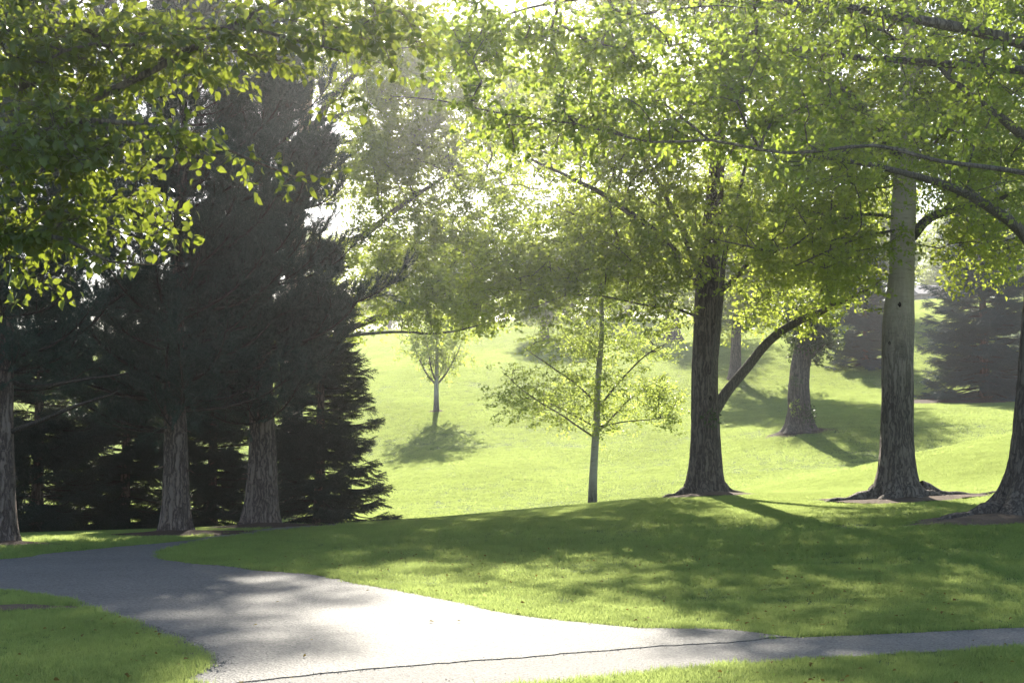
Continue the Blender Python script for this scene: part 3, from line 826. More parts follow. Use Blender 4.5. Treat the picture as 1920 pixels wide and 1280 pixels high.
    for j in range(nclus):
        b = blobs[pick[j]]; s = b[2] / F
        clus[j] = P(b[0], b[1], b[2]) + dirs[j] * np.array((b[3] * s, b[5], b[4] * s))
    # keep clear of the ground
    gzc = gz(clus[:, 0], clus[:, 1]); clus[:, 2] = np.maximum(clus[:, 2], gzc + (0.4 if minz_leaf is None else minz_leaf))
    first = rng.permutation(nclus)[:n_prim]
    d0 = np.sqrt(((clus[:, None] - pos[None, :n:2]) ** 2).sum(-1)).min(1) if n * nclus < 4e6 else np.linalg.norm(clus - base, axis=1)
    order = np.r_[first, [j for j in np.argsort(d0) if j not in set(first.tolist())]].astype(int)
    tips = []
    for j in order:
        p = clus[j]
        v = p - pos[:n]; d = np.linalg.norm(v, axis=1)
        cosang = (v * pdir[:n]).sum(1) / np.maximum(d, 1e-6)
        cost = d * (1.25 - 0.25 * cosang) + 0.35 * np.maximum(0, -v[:, 2]) + np.where(ok[:n], 0, 1e6)
        q = int(np.argmin(cost)); Lb = d[q]
        if Lb < 0.12: tips.append((q, j)); continue
        dv = v[q] / Lb
        t0 = unit(0.45 * pdir[q] + 0.75 * dv + np.array((0, 0, 0.18)))
        m = max(2, int(Lb / 0.32)); t = np.linspace(0, 1, m + 1)[1:, None]
        c1 = pos[q] + t0 * Lb * 0.45; c2 = p - unit(dv + np.array((0, 0, -0.12))) * Lb * 0.3
        pts = (1 - t) ** 3 * pos[q] + 3 * (1 - t) ** 2 * t * c1 + 3 * (1 - t) * t * t * c2 + t ** 3 * p
        pts[:-1] += rng.normal(0, 0.022 * min(Lb, 2), (m - 1, 3)) if m > 1 else 0
        lb = lab[q]
        if lb < 0: lb = nl; nl += 1
        grow(pts, q, lb)
        tips.append((n - 1, j))
    cnt = np.zeros(n)
    for (q, j) in tips: cnt[q] += 1
    for a in range(n - 1, 0, -1):
        if par[a] >= 0: cnt[par[a]] += cnt[a]
    r = rtip * np.maximum(cnt, 0.6) ** gamma
    r[:len(s2)] = s2[:, 3]
    r = np.where(ex[:n] > 0, ex[:n], r)
    for a in range(len(s2), n):
        r[a] = min(r[a], 0.8 * r[par[a]] if par[a] < len(s2) else r[par[a]])
    mbs = {}
    for lb, idx in chains:
        rr = r[idx].copy(); rr[0] = min(rr[0], rr[1] * 1.25)
        k = 10 if rr[1] > 0.05 else (6 if rr[1] > 0.018 else 4)
        if fine: k += 2
        V, Q = tube(pos[idx], rr, k)
        mbs.setdefault(lb, MB()).add(V, Q)
    for lb in sorted(mbs):
        obj('limb', mbs[lb].mesh('limb', [M['branch']], True, base), root)
    # twigs and leaves
    tq = np.array([q for q, _ in tips]); tips_p = pos[tq]; td = pdir[tq]
    nt_ = len(tips_p) * n_twig
    o = np.repeat(tips_p, n_twig, 0)
    ctr = tips_p.mean(0)
    outw = unit((o - np.array((base[0], base[1], ctr[2]))) * np.array((1, 1, 0.5)))
    tdir = unit(rng.normal(size=(nt_, 3)) * np.array((1, 1, 0.55)) * 0.75 + 0.4 * outw + 0.35 * np.repeat(td, n_twig, 0))
    tl = tw * rng.uniform(0.55, 1.25, nt_)
    if fine: o = o - np.repeat(td, n_twig, 0) * (rng.uniform(0, 0.5, nt_) * tw)[:, None]
    else: o = o + rng.normal(size=(nt_, 3)) * tw * spread
    if not fine:
        key = (leafL, leafmat, n_leaf, tw, wr, droop)
        if key not in SPRIGS: SPRIGS[key] = [sprig(tw, n_leaf, leafL, wr, leafmat, droop, 700 + q) for q in range(6)]
        gn_instancer('crown', o - base, axes_rot(tdir, rng, 0.3), tl / tw, rng.integers(0, 6, nt_), SPRIGS[key], parent=root, mats=[M['branch'], M[leafmat]])
    else:
        fine_leaves(o, tdir, tl, nt_, n_leaf, leafL, leafmat, wr, droop, seed, leaf_parts, root, base, rng)
    if extra:
        for (a_, b_, d_, rx_, ry_, rd_, nlv, LL, mt_) in extra:
            s = d_ / F
            dd = unit(rng.normal(size=(nlv, 3))) * (rng.random(nlv) ** 0.4)[:, None]
            c = P(a_, b_, d_) + dd * np.array((rx_ * s, rd_, ry_ * s))
            ax_ = unit(dd + rng.normal(size=(nlv, 3)) * 0.6); nr_ = unit(rng.normal(size=(nlv, 3)) + np.array((0, 0, 0.5)))
            nr_ = unit(nr_ - (nr_ * ax_).sum(1, keepdims=True) * ax_)
            v, qd, tr, rn = leaves_simple(c, ax_, nr_, LL * rng.uniform(0.6, 1.2, nlv), 0.36, seed + 5)
            mbl = MB(); mbl.add(v, qd, tr, rn); obj('sprouts', mbl.mesh('sprouts', [M[mt_]], False, base), root, kind='stuff')
    return root

# forked tree on the crest
make_tree('cottonwood_tree', 'dark furrowed cottonwood with a big limb forking right, on the lawn crest', 'tree',
    [(1322, 932, 38, .46), (1323, 850, 38, .40), (1322, 760, 38, .36), (1322, 700, 38, .335), (1325, 560, 38, .30), (1333, 450, 38, .26), (1345, 300, 38, .20), (1355, 100, 38, .14), (1358, -100, 38, .10), (1360, -280, 38, .06), (1362, -400, 38, .03)],
    [[(1338, 775, 38, .15), (1362, 735, 37.9, .145), (1400, 690, 37.8, .13), (1440, 642, 37.6, .12), (1480, 612, 37.4, .11), (1540, 583, 37, .08), (1610, 550, 36.6, .045), (1670, 510, 36.2, .02)],
     [(1335, 740, 37.8, .09), (1343, 650, 37.6, .085), (1352, 560, 37.5, .075), (1364, 450, 37.4, .06), (1400, 300, 37.2, .04), (1420, 200, 37, .02)],
     [(1322, 560, 38, .14), (1305, 525, 37.8, .13), (1270, 480, 37.5, .115), (1210, 420, 37, .09), (1120, 360, 36.4, .06), (1000, 300, 36, .03)],
     [(1325, 545, 38, .11), (1300, 500, 38, .11), (1288, 450, 38.2, .09), (1255, 380, 38.4, .07), (1180, 250, 38.6, .04), (1120, 150, 38.8, .02)],
     [(1322, 600, 37.8, .045), (1270, 580, 37.3, .036), (1215, 574, 36.8, .028), (1160, 560, 36.6, .024), (1100, 552, 36.3, .018), (1040, 560, 36, .013), (960, 590, 35.6, .006)],
     [(1328, 560, 38, .09), (1380, 520, 38.3, .07), (1440, 440, 38.6, .05), (1500, 340, 39, .03)]],
    [(1110, 480, 36.4, 210, 95, 2.6, 1.2), (950, 520, 36.2, 150, 85, 2.0), (1250, 380, 38, 230, 120, 3.5), (1490, 500, 37.6, 160, 110, 3.0, 1.2), (1380, 170, 38, 330, 190, 4.5, .8), (1080, 290, 37, 220, 120, 3.5, .8),
     (1400, -110, 38, 300, 140, 4.5, .7), (1590, 320, 38, 150, 150, 3.5, .8), (1240, 520, 36.5, 90, 70, 2.0), (1180, -60, 38, 170, 150, 3.4, 1.9), (1060, 130, 37.5, 100, 90, 2.5, .7), (1300, -260, 38, 260, 100, 4, .9)],  # a heavy lobe mostly above the view is added to shade the right foreground
    1650, 11, bark='bark', roots=[(3.6, 1.6, .09), (2.9, 1.1, .08), (0.2, 1.5, .07), (5.2, .8, .09), (4.4, .7, .08)], extra=[(1333, 786, 37.55, 20, 20, .12, 130, .085, 'leaf_dark')], clear=3.6, leafL=0.115, n_leaf=8, n_twig=6, knots=[(1328, 748, 38, .08)])

# pale-barked tree
make_tree('cottonwood_tree', 'straight pale-barked cottonwood with smooth upper trunk rising from bare soil', 'tree',
    [(1683, 940, 33, .47), (1682, 850, 33, .385), (1683, 700, 33, .355), (1685, 600, 33, .345), (1691, 500, 33, .29), (1694, 400, 33, .275), (1698, 300, 33, .23), (1703, 180, 33, .20), (1706, 40, 33, .18), (1710, -120, 33, .12), (1714, -300, 33, .04)],
    [[(1702, 455, 33, .13), (1722, 430, 32.9, .12), (1745, 408, 32.8, .11), (1790, 392, 32.5, .08), (1860, 378, 32, .05), (1930, 350, 31.6, .03)],
     [(1697, 310, 33, .12), (1670, 275, 32.8, .11), (1620, 205, 32.5, .09), (1565, 150, 32.2, .07), (1500, 110, 32, .04)],
     [(1703, 170, 33, .12), (1735, 105, 33.2, .11), (1780, 50, 33.4, .09), (1860, -30, 33.6, .05)],
     [(1690, 410, 33, .045), (1620, 402, 32.6, .04), (1545, 425, 32.2, .032), (1460, 468, 31.8, .025), (1340, 450, 31.4, .012)],
     [(1694, 430, 33, .04), (1630, 440, 32.5, .035), (1560, 470, 32, .025), (1480, 500, 31.6, .012)]],
    [(1580, 190, 33, 130, 120, 3.0, .8), (1820, 170, 33, 120, 120, 3.0, .8), (1700, 210, 35.5, 200, 130, 2.0), (1560, 330, 32.5, 130, 90, 2.6), (1850, 300, 33, 150, 140, 3.6), (1860, 455, 32.5, 110, 55, 2.4, 1.3), (1720, -60, 33, 300, 140, 4.5, .8), (1590, 470, 32, 100, 70, 2.0), (1440, 430, 31.8, 110, 60, 1.6)],
    850, 12, bark='bark_pale', roots=[(3.3, 2.0, .12), (2.6, 1.3, .1), (0.1, 2.4, .11), (0.7, 1.2, .1), (5.0, .9, .12), (4.1, 1.3, .11), (5.8, 1.5, .1)], clear=5.5, leafL=0.11, sides=72, n_twig=6, knots=[(1680, 574, 33, .07), (1664, 645, 33, .05)])

# leaning tree at the right
make_tree('cottonwood_tree', 'thick furrowed cottonwood with wide flaring buttress roots, leaning away from the path', 'tree',
    [(1950, 968, 26, .56), (1948, 900, 26, .47), (1950, 800, 26, .43), (1955, 650, 26, .39), (1962, 500, 26, .36), (1972, 300, 26, .32), (1995, 0, 26, .26), (2010, -300, 26, .14), (2020, -450, 26, .04)],
    [[(1968, 510, 26, .12), (1920, 440, 25.6, .11), (1870, 398, 25.2, .095), (1800, 358, 24.6, .075), (1720, 332, 24, .058), (1640, 312, 23.5, .045), (1500, 290, 22.8, .028), (1370, 278, 22.2, .012)],
     [(1975, 300, 26, .12), (1900, 240, 25.4, .09), (1820, 180, 25, .06), (1740, 110, 24.6, .03)],
     [(1990, 60, 26, .14), (2060, -20, 26.2, .1), (2150, -90, 26.4, .06)]],
    [(1520, 285, 23.0, 150, 70, 1.6, .8), (1640, 290, 25.0, 200, 70, 1.0, .4), (1830, 320, 24.6, 90, 80, 2.0, .8), (1950, -150, 26, 300, 180, 4), (2150, 120, 26, 220, 220, 4), (1820, 130, 25, 130, 110, 2.5)],
    600, 13, bark='bark', roots=[(3.35, 2.4, .15), (3.0, 1.6, .13), (2.6, 1.2, .12), (3.9, 1.1, .13), (4.6, 1.0, .14), (5.5, 1.2, .12), (0.2, 1.5, .12)], flare=0.95, clear=6, leafL=0.095, sides=72, ridge=0.06, n_twig=6)

# large tree behind the pines
make_tree('cottonwood_tree', 'tall pale-limbed cottonwood rising behind the dark pines', 'tree',
    [(545, 960, 58, .52), (548, 800, 58, .45), (550, 600, 58, .40), (555, 420, 58, .34), (564, 300, 58, .28), (572, 220, 58, .24), (582, 130, 58, .21), (592, 60, 58, .18), (602, -60, 58, .14), (612, -200, 58, .09), (618, -360, 58, .03)],
    [[(556, 350, 58, .22), (568, 300, 57.8, .20), (598, 225, 57.6, .18), (618, 185, 57.4, .16), (640, 168, 57.2, .14), (680, 120, 57, .09), (730, 50, 56.8, .04)],
     [(556, 520, 58, .16), (600, 475, 57.6, .15), (650, 455, 57.2, .14), (690, 435, 57, .13), (745, 390, 56.6, .11), (775, 368, 56.4, .09), (840, 330, 56, .05)],
     [(552, 690, 58, .14), (620, 632, 57.4, .13), (690, 602, 57, .12), (740, 582, 56.8, .09), (800, 560, 56.4, .05), (870, 540, 56, .02)],
     [(552, 660, 57.8, .08), (640, 632, 56.8, .07), (740, 622, 56, .055), (820, 625, 55.4, .042), (890, 612, 55, .03), (950, 585, 54.6, .012)],
     [(598, 228, 57.6, .09), (640, 215, 57.2, .08), (690, 195, 56.8, .06), (720, 160, 56.5, .03)]],
    [(690, 320, 57, 120, 90, 3.2, 1.1), (730, 480, 57, 140, 90, 3.0), (840, 560, 55.5, 140, 62, 2.4, 1.2), (690, 150, 57, 120, 80, 3, 1.0), (560, 40, 58, 160, 110, 3.5, .7), (880, 430, 56.5, 140, 105, 3.0), (840, 300, 57, 110, 80, 2.6, .7), (650, 590, 57, 70, 50, 2), (740, 50, 56.5, 140, 90, 3, 1.0), (880, 140, 56.5, 140, 110, 3, .9), (980, 230, 56, 120, 100, 3, .9), (770, 230, 56.8, 110, 90, 2.8, 1.1), (640, -180, 57.5, 200, 120, 4, .9), (700, -270, 57, 90, 110, 3.5, 1.2)],  # closing lobes above the view are added to shade the near left lawn
    1950, 14, bark='bark_pale', clear=5, leafL=0.145, n_leaf=8, sides=36, n_twig=6)

# young tree just over the crest
make_tree('young_tree', 'slender young tree with pale trunk and sparse feathery branches before the bright slope', 'tree',
    [(1110, 952, 46, .145), (1113, 880, 46, .125), (1118, 800, 46, .115), (1121, 720, 46, .10), (1128, 620, 46, .08), (1127, 520, 46, .06), (1134, 430, 46, .04), (1133, 340, 46, .02)],
    [[(1115, 820, 46, .035), (1085, 800, 45.8, .03), (1040, 770, 45.6, .025), (985, 735, 45.4, .018), (940, 695, 45.2, .008)],
     [(1116, 800, 46, .03), (1060, 770, 46.4, .028), (1010, 750, 46.8, .02), (960, 745, 47, .008)],
     [(1118, 755, 46, .035), (1075, 715, 45.8, .03), (1030, 685, 45.6, .022), (980, 650, 45.4, .01)],
     [(1117, 815, 46, .035), (1150, 780, 46.3, .03), (1190, 740, 46.5, .022), (1250, 700, 46.6, .01)],
     [(1118, 770, 46, .035), (1170, 705, 45.7, .03), (1220, 660, 45.5, .02), (1260, 640, 45.3, .01)],
     [(1117, 800, 46, .028), (1180, 790, 45.5, .022), (1250, 785, 45.2, .012), (1275, 792, 45, .006)]],
    [(1110, 750, 46, 185, 55, 1.8), (1120, 640, 46, 140, 65, 1.8), (1130, 530, 46, 115, 80, 1.8), (1135, 420, 46, 80, 80, 1.4), (990, 720, 45.5, 60, 40, .7), (1225, 745, 46, 60, 45, .8), (1040, 768, 45.6, 60, 16, .3, 1.5), (1065, 708, 45.7, 50, 22, .3, 1.5), (1185, 745, 46.4, 50, 26, .3, 1.5), (1215, 668, 45.5, 50, 20, .3, 1.5), (1235, 787, 45.3, 50, 10, .3, 1.5), (1010, 752, 46.7, 50, 12, .3, 1.5)],
    480, 15, bark='bark_young', leafmat='leaf_young', clear=2.2, leafL=0.095, n_twig=4, n_leaf=8, tw=0.45, sides=24, spread=0.5, flare=0.15, ridge=0.02, n_prim=8, rtip=0.005)

# vase shaped tree on the bright slope
make_tree('young_tree', 'small vase-shaped tree alone on the sunlit slope with its shadow below', 'tree',
    [(818, 772, 90, .17), (818, 730, 90, .15), (819, 690, 90, .12), (820, 640, 90, .08), (820, 595, 90, .03)],
    [[(818, 722, 90, .07), (800, 700, 90, .06), (780, 660, 90, .04), (768, 625, 90, .02)], [(818, 722, 90, .07), (836, 700, 90, .06), (858, 660, 90, .04), (872, 625, 90, .02)],
     [(818, 715, 90, .06), (808, 690, 89.4, .05), (800, 640, 88.8, .02)], [(818, 715, 90, .06), (830, 690, 90.6, .05), (840, 640, 91.2, .02)]],
    [(818, 690, 90, 30, 20, 1.0, .7), (818, 655, 90, 60, 32, 1.9), (822, 612, 90, 82, 32, 2.4)],
    210, 16, bark='bark_young', leafmat='leaf_young', clear=1.4, leafL=0.16, n_twig=3, n_leaf=8, tw=0.6, sides=18, flare=0.2, ridge=0.02, n_prim=8, step=0.2, droop=-0.1)

# stub trunk with leafy sprouts
make_tree('pollard_tree', 'stout grey stub trunk with leafy sprouts at its foot and a dark tuft on top', 'tree',
    [(1500, 810, 70, .58), (1499, 770, 70, .52), (1498, 730, 70, .50), (1500, 690, 70, .46), (1506, 655, 70, .42), (1512, 630, 70, .25)],
    [[(1504, 680, 70, .12), (1530, 660, 70, .1), (1550, 640, 70, .05)]],
    [(1524, 640, 70, 38, 34, 1.0), (1512, 600, 70, 48, 38, 1.2)],
    150, 17, leafmat='leaf_dark', clear=3.6, leafL=0.15, n_twig=5, n_leaf=7, tw=0.45, sides=40, ridge=0.07, n_prim=6, step=0.15,
    extra=[(1513, 780, 69.5, 18, 26, .35, 420, .12, 'leaf_dark'), (1492, 765, 69.5, 10, 20, .2, 120, .11, 'leaf_young'), (1494, 715, 69.5, 10, 14, .2, 90, .11, 'leaf_dark')])

# trees on the hill
HT = [  # px, foot row or None, depth, trunk radius, height, crown half width m, seed, label
    (1378, 100, .42, 16, 5.0, 31, 'grey-trunked tree on the hill seen behind the forked trunk'),
    (1262, 138, .75, 15, 6.0, 32, 'broad tree with a thick double trunk high on the hill'),
    (1480, 155, .50, 13, 5.5, 33, 'leafy tree high on the hill above the stub trunk'),
    (1640, 140, .50, 14, 5.5, 34, 'leafy tree on the hill behind the small dark spruce'),
    (1880, 150, .50, 21, 6.0, 35, 'leafy tree on the hill above the blue spruce'),
    (1960, 125, .50, 20, 6.5, 36, 'leafy tree on the hill beyond the leaning trunk'),
    (1021, 134, .40, 9, 3.0, 38, 'tall slim-trunked tree standing where the bright slope tops out'),
    (1110, 172, .50, 15, 6.0, 37, 'pale leafy tree on the hill behind the slender young tree'),
]
for (px, d, r, h, cw, sd, lb) in HT:
    rx, _ = ray(px, 700); x0 = d * rx; z0 = gz1(x0, d); s = F / d
    y0 = YH - (z0 - CAMZ) * s
    rs = np.random.default_rng(sd); ln = rs.uniform(-8, 8)
    make_tree('hill_tree', lb, 'tree',
        [(px, y0, d, r), (px + ln * .3, y0 - 0.15 * h * s, d, r * .85), (px + ln, y0 - 0.5 * h * s, d, r * .5), (px + ln * 1.5, y0 - 0.98 * h * s, d, .03)], [],
        [(px, y0 - 0.36 * h * s, d, cw * .9 * s, 0.16 * h * s, cw * .9), (px + ln, y0 - 0.56 * h * s, d, cw * s, 0.20 * h * s, cw), (px + ln, y0 - 0.80 * h * s, d, cw * .75 * s, 0.19 * h * s, cw * .75)],
        450, sd, clear=3.0, leafL=0.22, n_twig=9, n_leaf=7, tw=0.9, sides=20, group='trees on the hill', rtip=0.014, step=0.5, flare=0.4)
for (px, d, h, sd) in ((420, 235, 17, 41), (600, 250, 19, 42), (730, 240, 16, 43), (860, 255, 18, 44), (1000, 245, 17, 45), (1180, 230, 18, 46), (1350, 240, 19, 47), (1560, 235, 18, 48), (1780, 225, 18, 49), (1930, 240, 19, 50)):
    rx, _ = ray(px, 700); x0 = d * rx; z0 = gz1(x0, d); s = F / d
    y0 = YH - (z0 - CAMZ) * s; cw = 6.5
    make_tree('hilltop_tree', 'hazy tree in the row along the hilltop', 'tree',
        [(px, y0, d, .4), (px, y0 - 0.3 * h * s, d, .3), (px, y0 - 0.95 * h * s, d, .03)], [],
        [(px, y0 - 0.30 * h * s, d, cw * s, 0.22 * h * s, cw), (px, y0 - 0.68 * h * s, d, cw * .85 * s, 0.28 * h * s, cw * .85)],
        260, sd, clear=1.0, leafL=0.38, n_twig=9, n_leaf=7, tw=1.5, sides=10, group='trees along the hilltop', rtip=0.02, step=1.0, flare=0.3)
def box(mb, x0, x1, y0, y1, z0, z1):
    V = np.array([(a, b, c) for a in (x0, x1) for b in (y0, y1) for c in (z0, z1)], float)
    mb.add(V, Q=np.array([(0, 1, 3, 2), (4, 6, 7, 5), (0, 4, 5, 1), (2, 3, 7, 6), (0, 2, 6, 4), (1, 5, 7, 3)]))
def plain(name, col, rough=.8):
    m, nt, out = new_mat(name); p = N(nt, 'ShaderNodeBsdfPrincipled'); p.inputs['Roughness'].default_value = rough
    nz = N(nt, 'ShaderNodeTexNoise', i_Scale=3.0, i_Detail=5.0); nt.links.new(mixc(nt, nz.outputs['Fac'], tuple(.75 * v for v in col), tuple(1.2 * v for v in col)), p.inputs['Base Color'])
    nt.links.new(p.outputs[0], out.inputs['Surface']); return m
hx, hd = P(1786, 540, 205)[0], 205.0; hz = gz1(hx, hd)
house = obj('house', None, label='low grey-roofed house on the hilltop behind the blue spruce', cat='house', loc=(hx, hd, hz))
mb = MB(); box(mb, -4.5, 4.5, 0, 8, -.6, 2.5); obj('wall', mb.mesh('wall', [plain('house_wall', (.32, .29, .26))], False), house)
mb = MB(); V = np.array([(-5.2, -.8, 2.35), (5.2, -.8, 2.35), (5.2, 8.8, 2.35), (-5.2, 8.8, 2.35), (-5.2, 4, 4.2), (5.2, 4, 4.2)])
mb.add(V, Q=np.array([(0, 1, 5, 4), (2, 3, 4, 5), (3, 2, 1, 0)]), T=np.array([(0, 4, 3), (1, 2, 5)])); obj('roof', mb.mesh('roof', [plain('house_roof', (.20, .19, .20))], False), house)
for wx in (-3.6, -.8, 2):
    mb = MB(); box(mb, wx, wx + 1.5, -.05, .05, .9, 2.1); obj('window', mb.mesh('window', [plain('house_window', (.08, .10, .12), .15)], False), house)

# overhanging tree on the right, trunk outside the picture
make_tree('overhanging_tree', 'broadleaf tree whose long branches reach in over the lawn from beside the walkway', 'tree',
    [(2480, 1180, 14.2, .26), (2470, 800, 14.2, .22), (2455, 500, 14.2, .19), (2440, 200, 14.2, .15), (2430, -100, 14.2, .11), (2420, -350, 14.2, .05)],
    [[(2450, 430, 14.2, .10), (2250, 240, 14.1, .085), (2050, 130, 14, .072), (1920, 82, 13.9, .064), (1800, 52, 13.8, .055), (1650, 25, 13.7, .043), (1500, 4, 13.6, .03), (1380, 6, 13.5, .018)],
     [(2445, 380, 14.2, .08), (2250, 230, 14.4, .065), (2050, 160, 14.5, .053), (1920, 133, 14.6, .047), (1750, 118, 14.7, .041), (1600, 106, 14.8, .034), (1500, 92, 14.8, .027), (1390, 97, 14.9, .018), (1290, 70, 15, .01)],
     [(2450, 520, 14, .06), (2200, 400, 13.6, .042), (1950, 330, 13.3, .028), (1760, 300, 13, .020), (1640, 272, 12.9, .017), (1480, 286, 12.8, .015), (1330, 262, 12.7, .013), (1220, 266, 12.6, .011), (1080, 232, 12.5, .010), (930, 210, 12.4, .008), (820, 188, 12.4, .006), (730, 182, 12.3, .003)],
     [(2440, 100, 14.2, .08), (2200, -10, 14, .06), (1900, -60, 13.8, .045), (1600, -60, 13.5, .034), (1300, -30, 13.2, .024), (1050, 0, 13, .015), (900, 40, 12.8, .008)]],
    [(1480, 60, 13.8, 250, 80, 1.2), (1230, 120, 13.4, 230, 95, 1.2), (1000, 90, 13, 200, 85, 1.1), (1090, 230, 12.8, 230, 60, .8), (1400, 215, 13.3, 190, 80, 1.1), (1760, 50, 14, 190, 70, 1.2, .55), (840, 180, 12.4, 110, 38, .5), (1620, 200, 14, 110, 80, 1.2, .35), (1850, 180, 14.2, 110, 120, 1.0, .4), (860, 60, 12.8, 120, 80, .8, .8)],
    430, 21, leafmat='leaf_near', clear=3.0, leafL=0.062, n_twig=5, n_leaf=7, tw=0.36, fine=True, sides=24, leaf_parts=300, rtip=0.004, gamma=0.42, n_prim=6)

# overhanging tree on the left, trunk outside the picture
make_tree('overhanging_tree', 'broadleaf tree hanging large glossy leaves in front of the pines', 'tree',
    [(-1150, 1500, 7.2, .22), (-1120, 1000, 7.2, .18), (-1100, 600, 7.2, .15), (-1080, 200, 7.2, .12), (-1060, -300, 7.2, .08), (-1050, -700, 7.2, .03)],
    [[(-1095, 600, 7.2, .05), (-700, 480, 7.1, .040), (-350, 370, 7, .032), (-100, 320, 6.9, .026), (20, 278, 6.9, .022), (100, 243, 6.8, .019), (150, 228, 6.8, .016), (260, 235, 6.7, .012), (380, 262, 6.6, .009), (470, 300, 6.5, .006), (560, 338, 6.5, .003)],
     [(-1090, 500, 7.2, .06), (-700, 400, 7.3, .045), (-300, 330, 7.3, .034), (0, 260, 7.3, .026), (160, 190, 7.3, .021), (290, 125, 7.2, .0185), (350, 90, 7.2, .0165), (420, 52, 7.2, .015), (520, 2, 7.2, .012), (640, -40, 7.3, .007)],
     [(-1085, 350, 7.2, .05), (-600, 280, 7.5, .038), (-200, 230, 7.6, .03), (60, 150, 7.6, .026), (130, 100, 7.6, .024), (190, 60, 7.6, .02), (300, -40, 7.6, .012)],
     [(-1100, 700, 7.2, .04), (-700, 600, 7, .03), (-300, 480, 6.8, .021), (0, 440, 6.7, .015), (120, 445, 6.6, .010), (200, 488, 6.6, .006), (320, 497, 6.6, .003)],
     [(420, 52, 7.2, .010), (480, 55, 7.2, .009), (560, 75, 7.3, .007), (650, 100, 7.5, .004)],
     [(-1080, 150, 7.2, .05), (-600, 20, 7.4, .035), (-100, -60, 7.6, .024), (300, -60, 7.8, .016), (600, -20, 8, .01), (760, 30, 8.2, .005)]],
    [(90, 90, 7.4, 210, 130, .9, 1.3), (120, 300, 6.9, 200, 100, .7, 1.2), (370, 70, 7.2, 150, 80, .6), (60, 430, 6.8, 130, 70, .5), (230, 440, 6.6, 90, 50, .3), (370, 280, 6.6, 90, 50, .3), (530, 320, 6.5, 35, 22, .12, .8), (540, 60, 7.4, 110, 70, .5), (690, 60, 8, 110, 60, .5), (30, 520, 6.8, 70, 30, .3), (650, 170, 7.6, 60, 28, .25, .7), (790, 60, 8.4, 90, 70, .5, .8), (620, 20, 8, 130, 50, .5)],
    330, 22, leafmat='leaf_left', clear=0.5, leafL=0.047, n_twig=5, n_leaf=7, tw=0.22, fine=True, sides=20, leaf_parts=300, rtip=0.0022, gamma=0.45, n_prim=6)

fr = np.random.default_rng(91)
fx, fy = fr.uniform(-4.5, 5, 420), fr.uniform(9, 24, 420)
while True:      # keep them to the turf, a few on the paving
    on_path = inside(asphalt_poly, fx, fy) | inside(walk_poly, fx, fy)
    bad_ = np.where(on_path)[0][12:]
    if not len(bad_): break
    fx[bad_], fy[bad_] = fr.uniform(-4.5, 5, len(bad_)), fr.uniform(9, 24, len(bad_))
nrm_ = unit(fr.normal(0, .35, (420, 3)) + np.array((0, 0, 1.0))); axs = unit(fr.normal(size=(420, 3)) * np.array((1, 1, .15))); nrm_ = unit(nrm_ - (nrm_ * axs).sum(1, keepdims=True) * axs)
v, qd, tr, rn = leaves_fine(np.c_[fx, fy, gz(fx, fy) + np.where(on_path, .032, .062)], axs, nrm_, fr.uniform(.025, .055, 420), .36, 3)
fm = MB(); fm.add(v, qd, tr, rn)
obj('fallen_leaves', fm.mesh('fallen_leaves', [leaf_mat('fallen_leaf', (.10, .065, .02), (.20, .15, .04), (.25, .18, .04), .3, .8, .05)], True), label='scattered fallen leaves on lawn and path', cat='leaves', kind='stuff')

# ------------------------------------------------------------------ conifers
def needles(o, d, n_per, L, w, spread, seed, fwd=0.6):
    """n_per needles around each shoot (origin o, direction d)"""
    rng = np.random.default_rng(seed)
    m = len(o); nn = m * n_per
    O = np.repeat(o, n_per, 0) + np.repeat(d, n_per, 0) * (rng.uniform(-0.5, 0.6, nn) * spread)[:, None]
    nd = unit(np.repeat(d, n_per, 0) * fwd + unit(rng.normal(size=(nn, 3))) * 0.8)
    s = unit(np.cross(nd, rng.normal(size=(nn, 3)))) * w
    l = L * rng.uniform(0.7, 1.15, nn)[:, None]
    V = np.stack([O - s, O + s, O + nd * l], 1).reshape(-1, 3)
    T = np.arange(nn * 3).reshape(-1, 3)
    return V, T, np.repeat(rng.random(nn), 3)

def shoot(n, L, nl, w, mat, seed, fwd):
    V, T, A = needles(np.array([[x, 0, 0] for x in np.linspace(0, L, 5)]), np.tile([[1.0, 0, 0]], (5, 1)), n // 5, nl, w, L / 5, seed, fwd)
    return mesh_np('shoot', V, [T], [M[mat]], attrs={'rnd': ('POINT', A)})
PINE_SHOOTS = [shoot(60, 0.26, 0.13, 0.0060, 'pine', 800 + k, 0.75) for k in range(5)]
def frond(L, mat, seed, c):
    """flat spruce branchlet along +X with hanging side twigs, clothed in needles"""
    rng = np.random.default_rng(seed); o, d = [], []
    for x in np.linspace(0.05, L, 6):
        o.append((x, 0, 0)); d.append((1, 0, 0))
    for k in range(5):
        x = L * (k + .5) / 5.5
        for sg in (-1, 1):
            ls = L * .5 * (1 - .6 * x / L) * rng.uniform(.7, 1.2); dd = unit(np.array((.75, sg * .8, -.22 + rng.normal(0, .1))))
            for w in (.35, .75, 1.05): o.append(np.array((x, 0, 0)) + dd * ls * w); d.append(dd)
    V, T, A = needles(np.array(o, float), np.array(d, float), 15, 0.042 * c, 0.0055 * c, 0.10 * c, seed, 0.9)
    return mesh_np('frond', V, [T], [M[mat]], attrs={'rnd': ('POINT', A)})
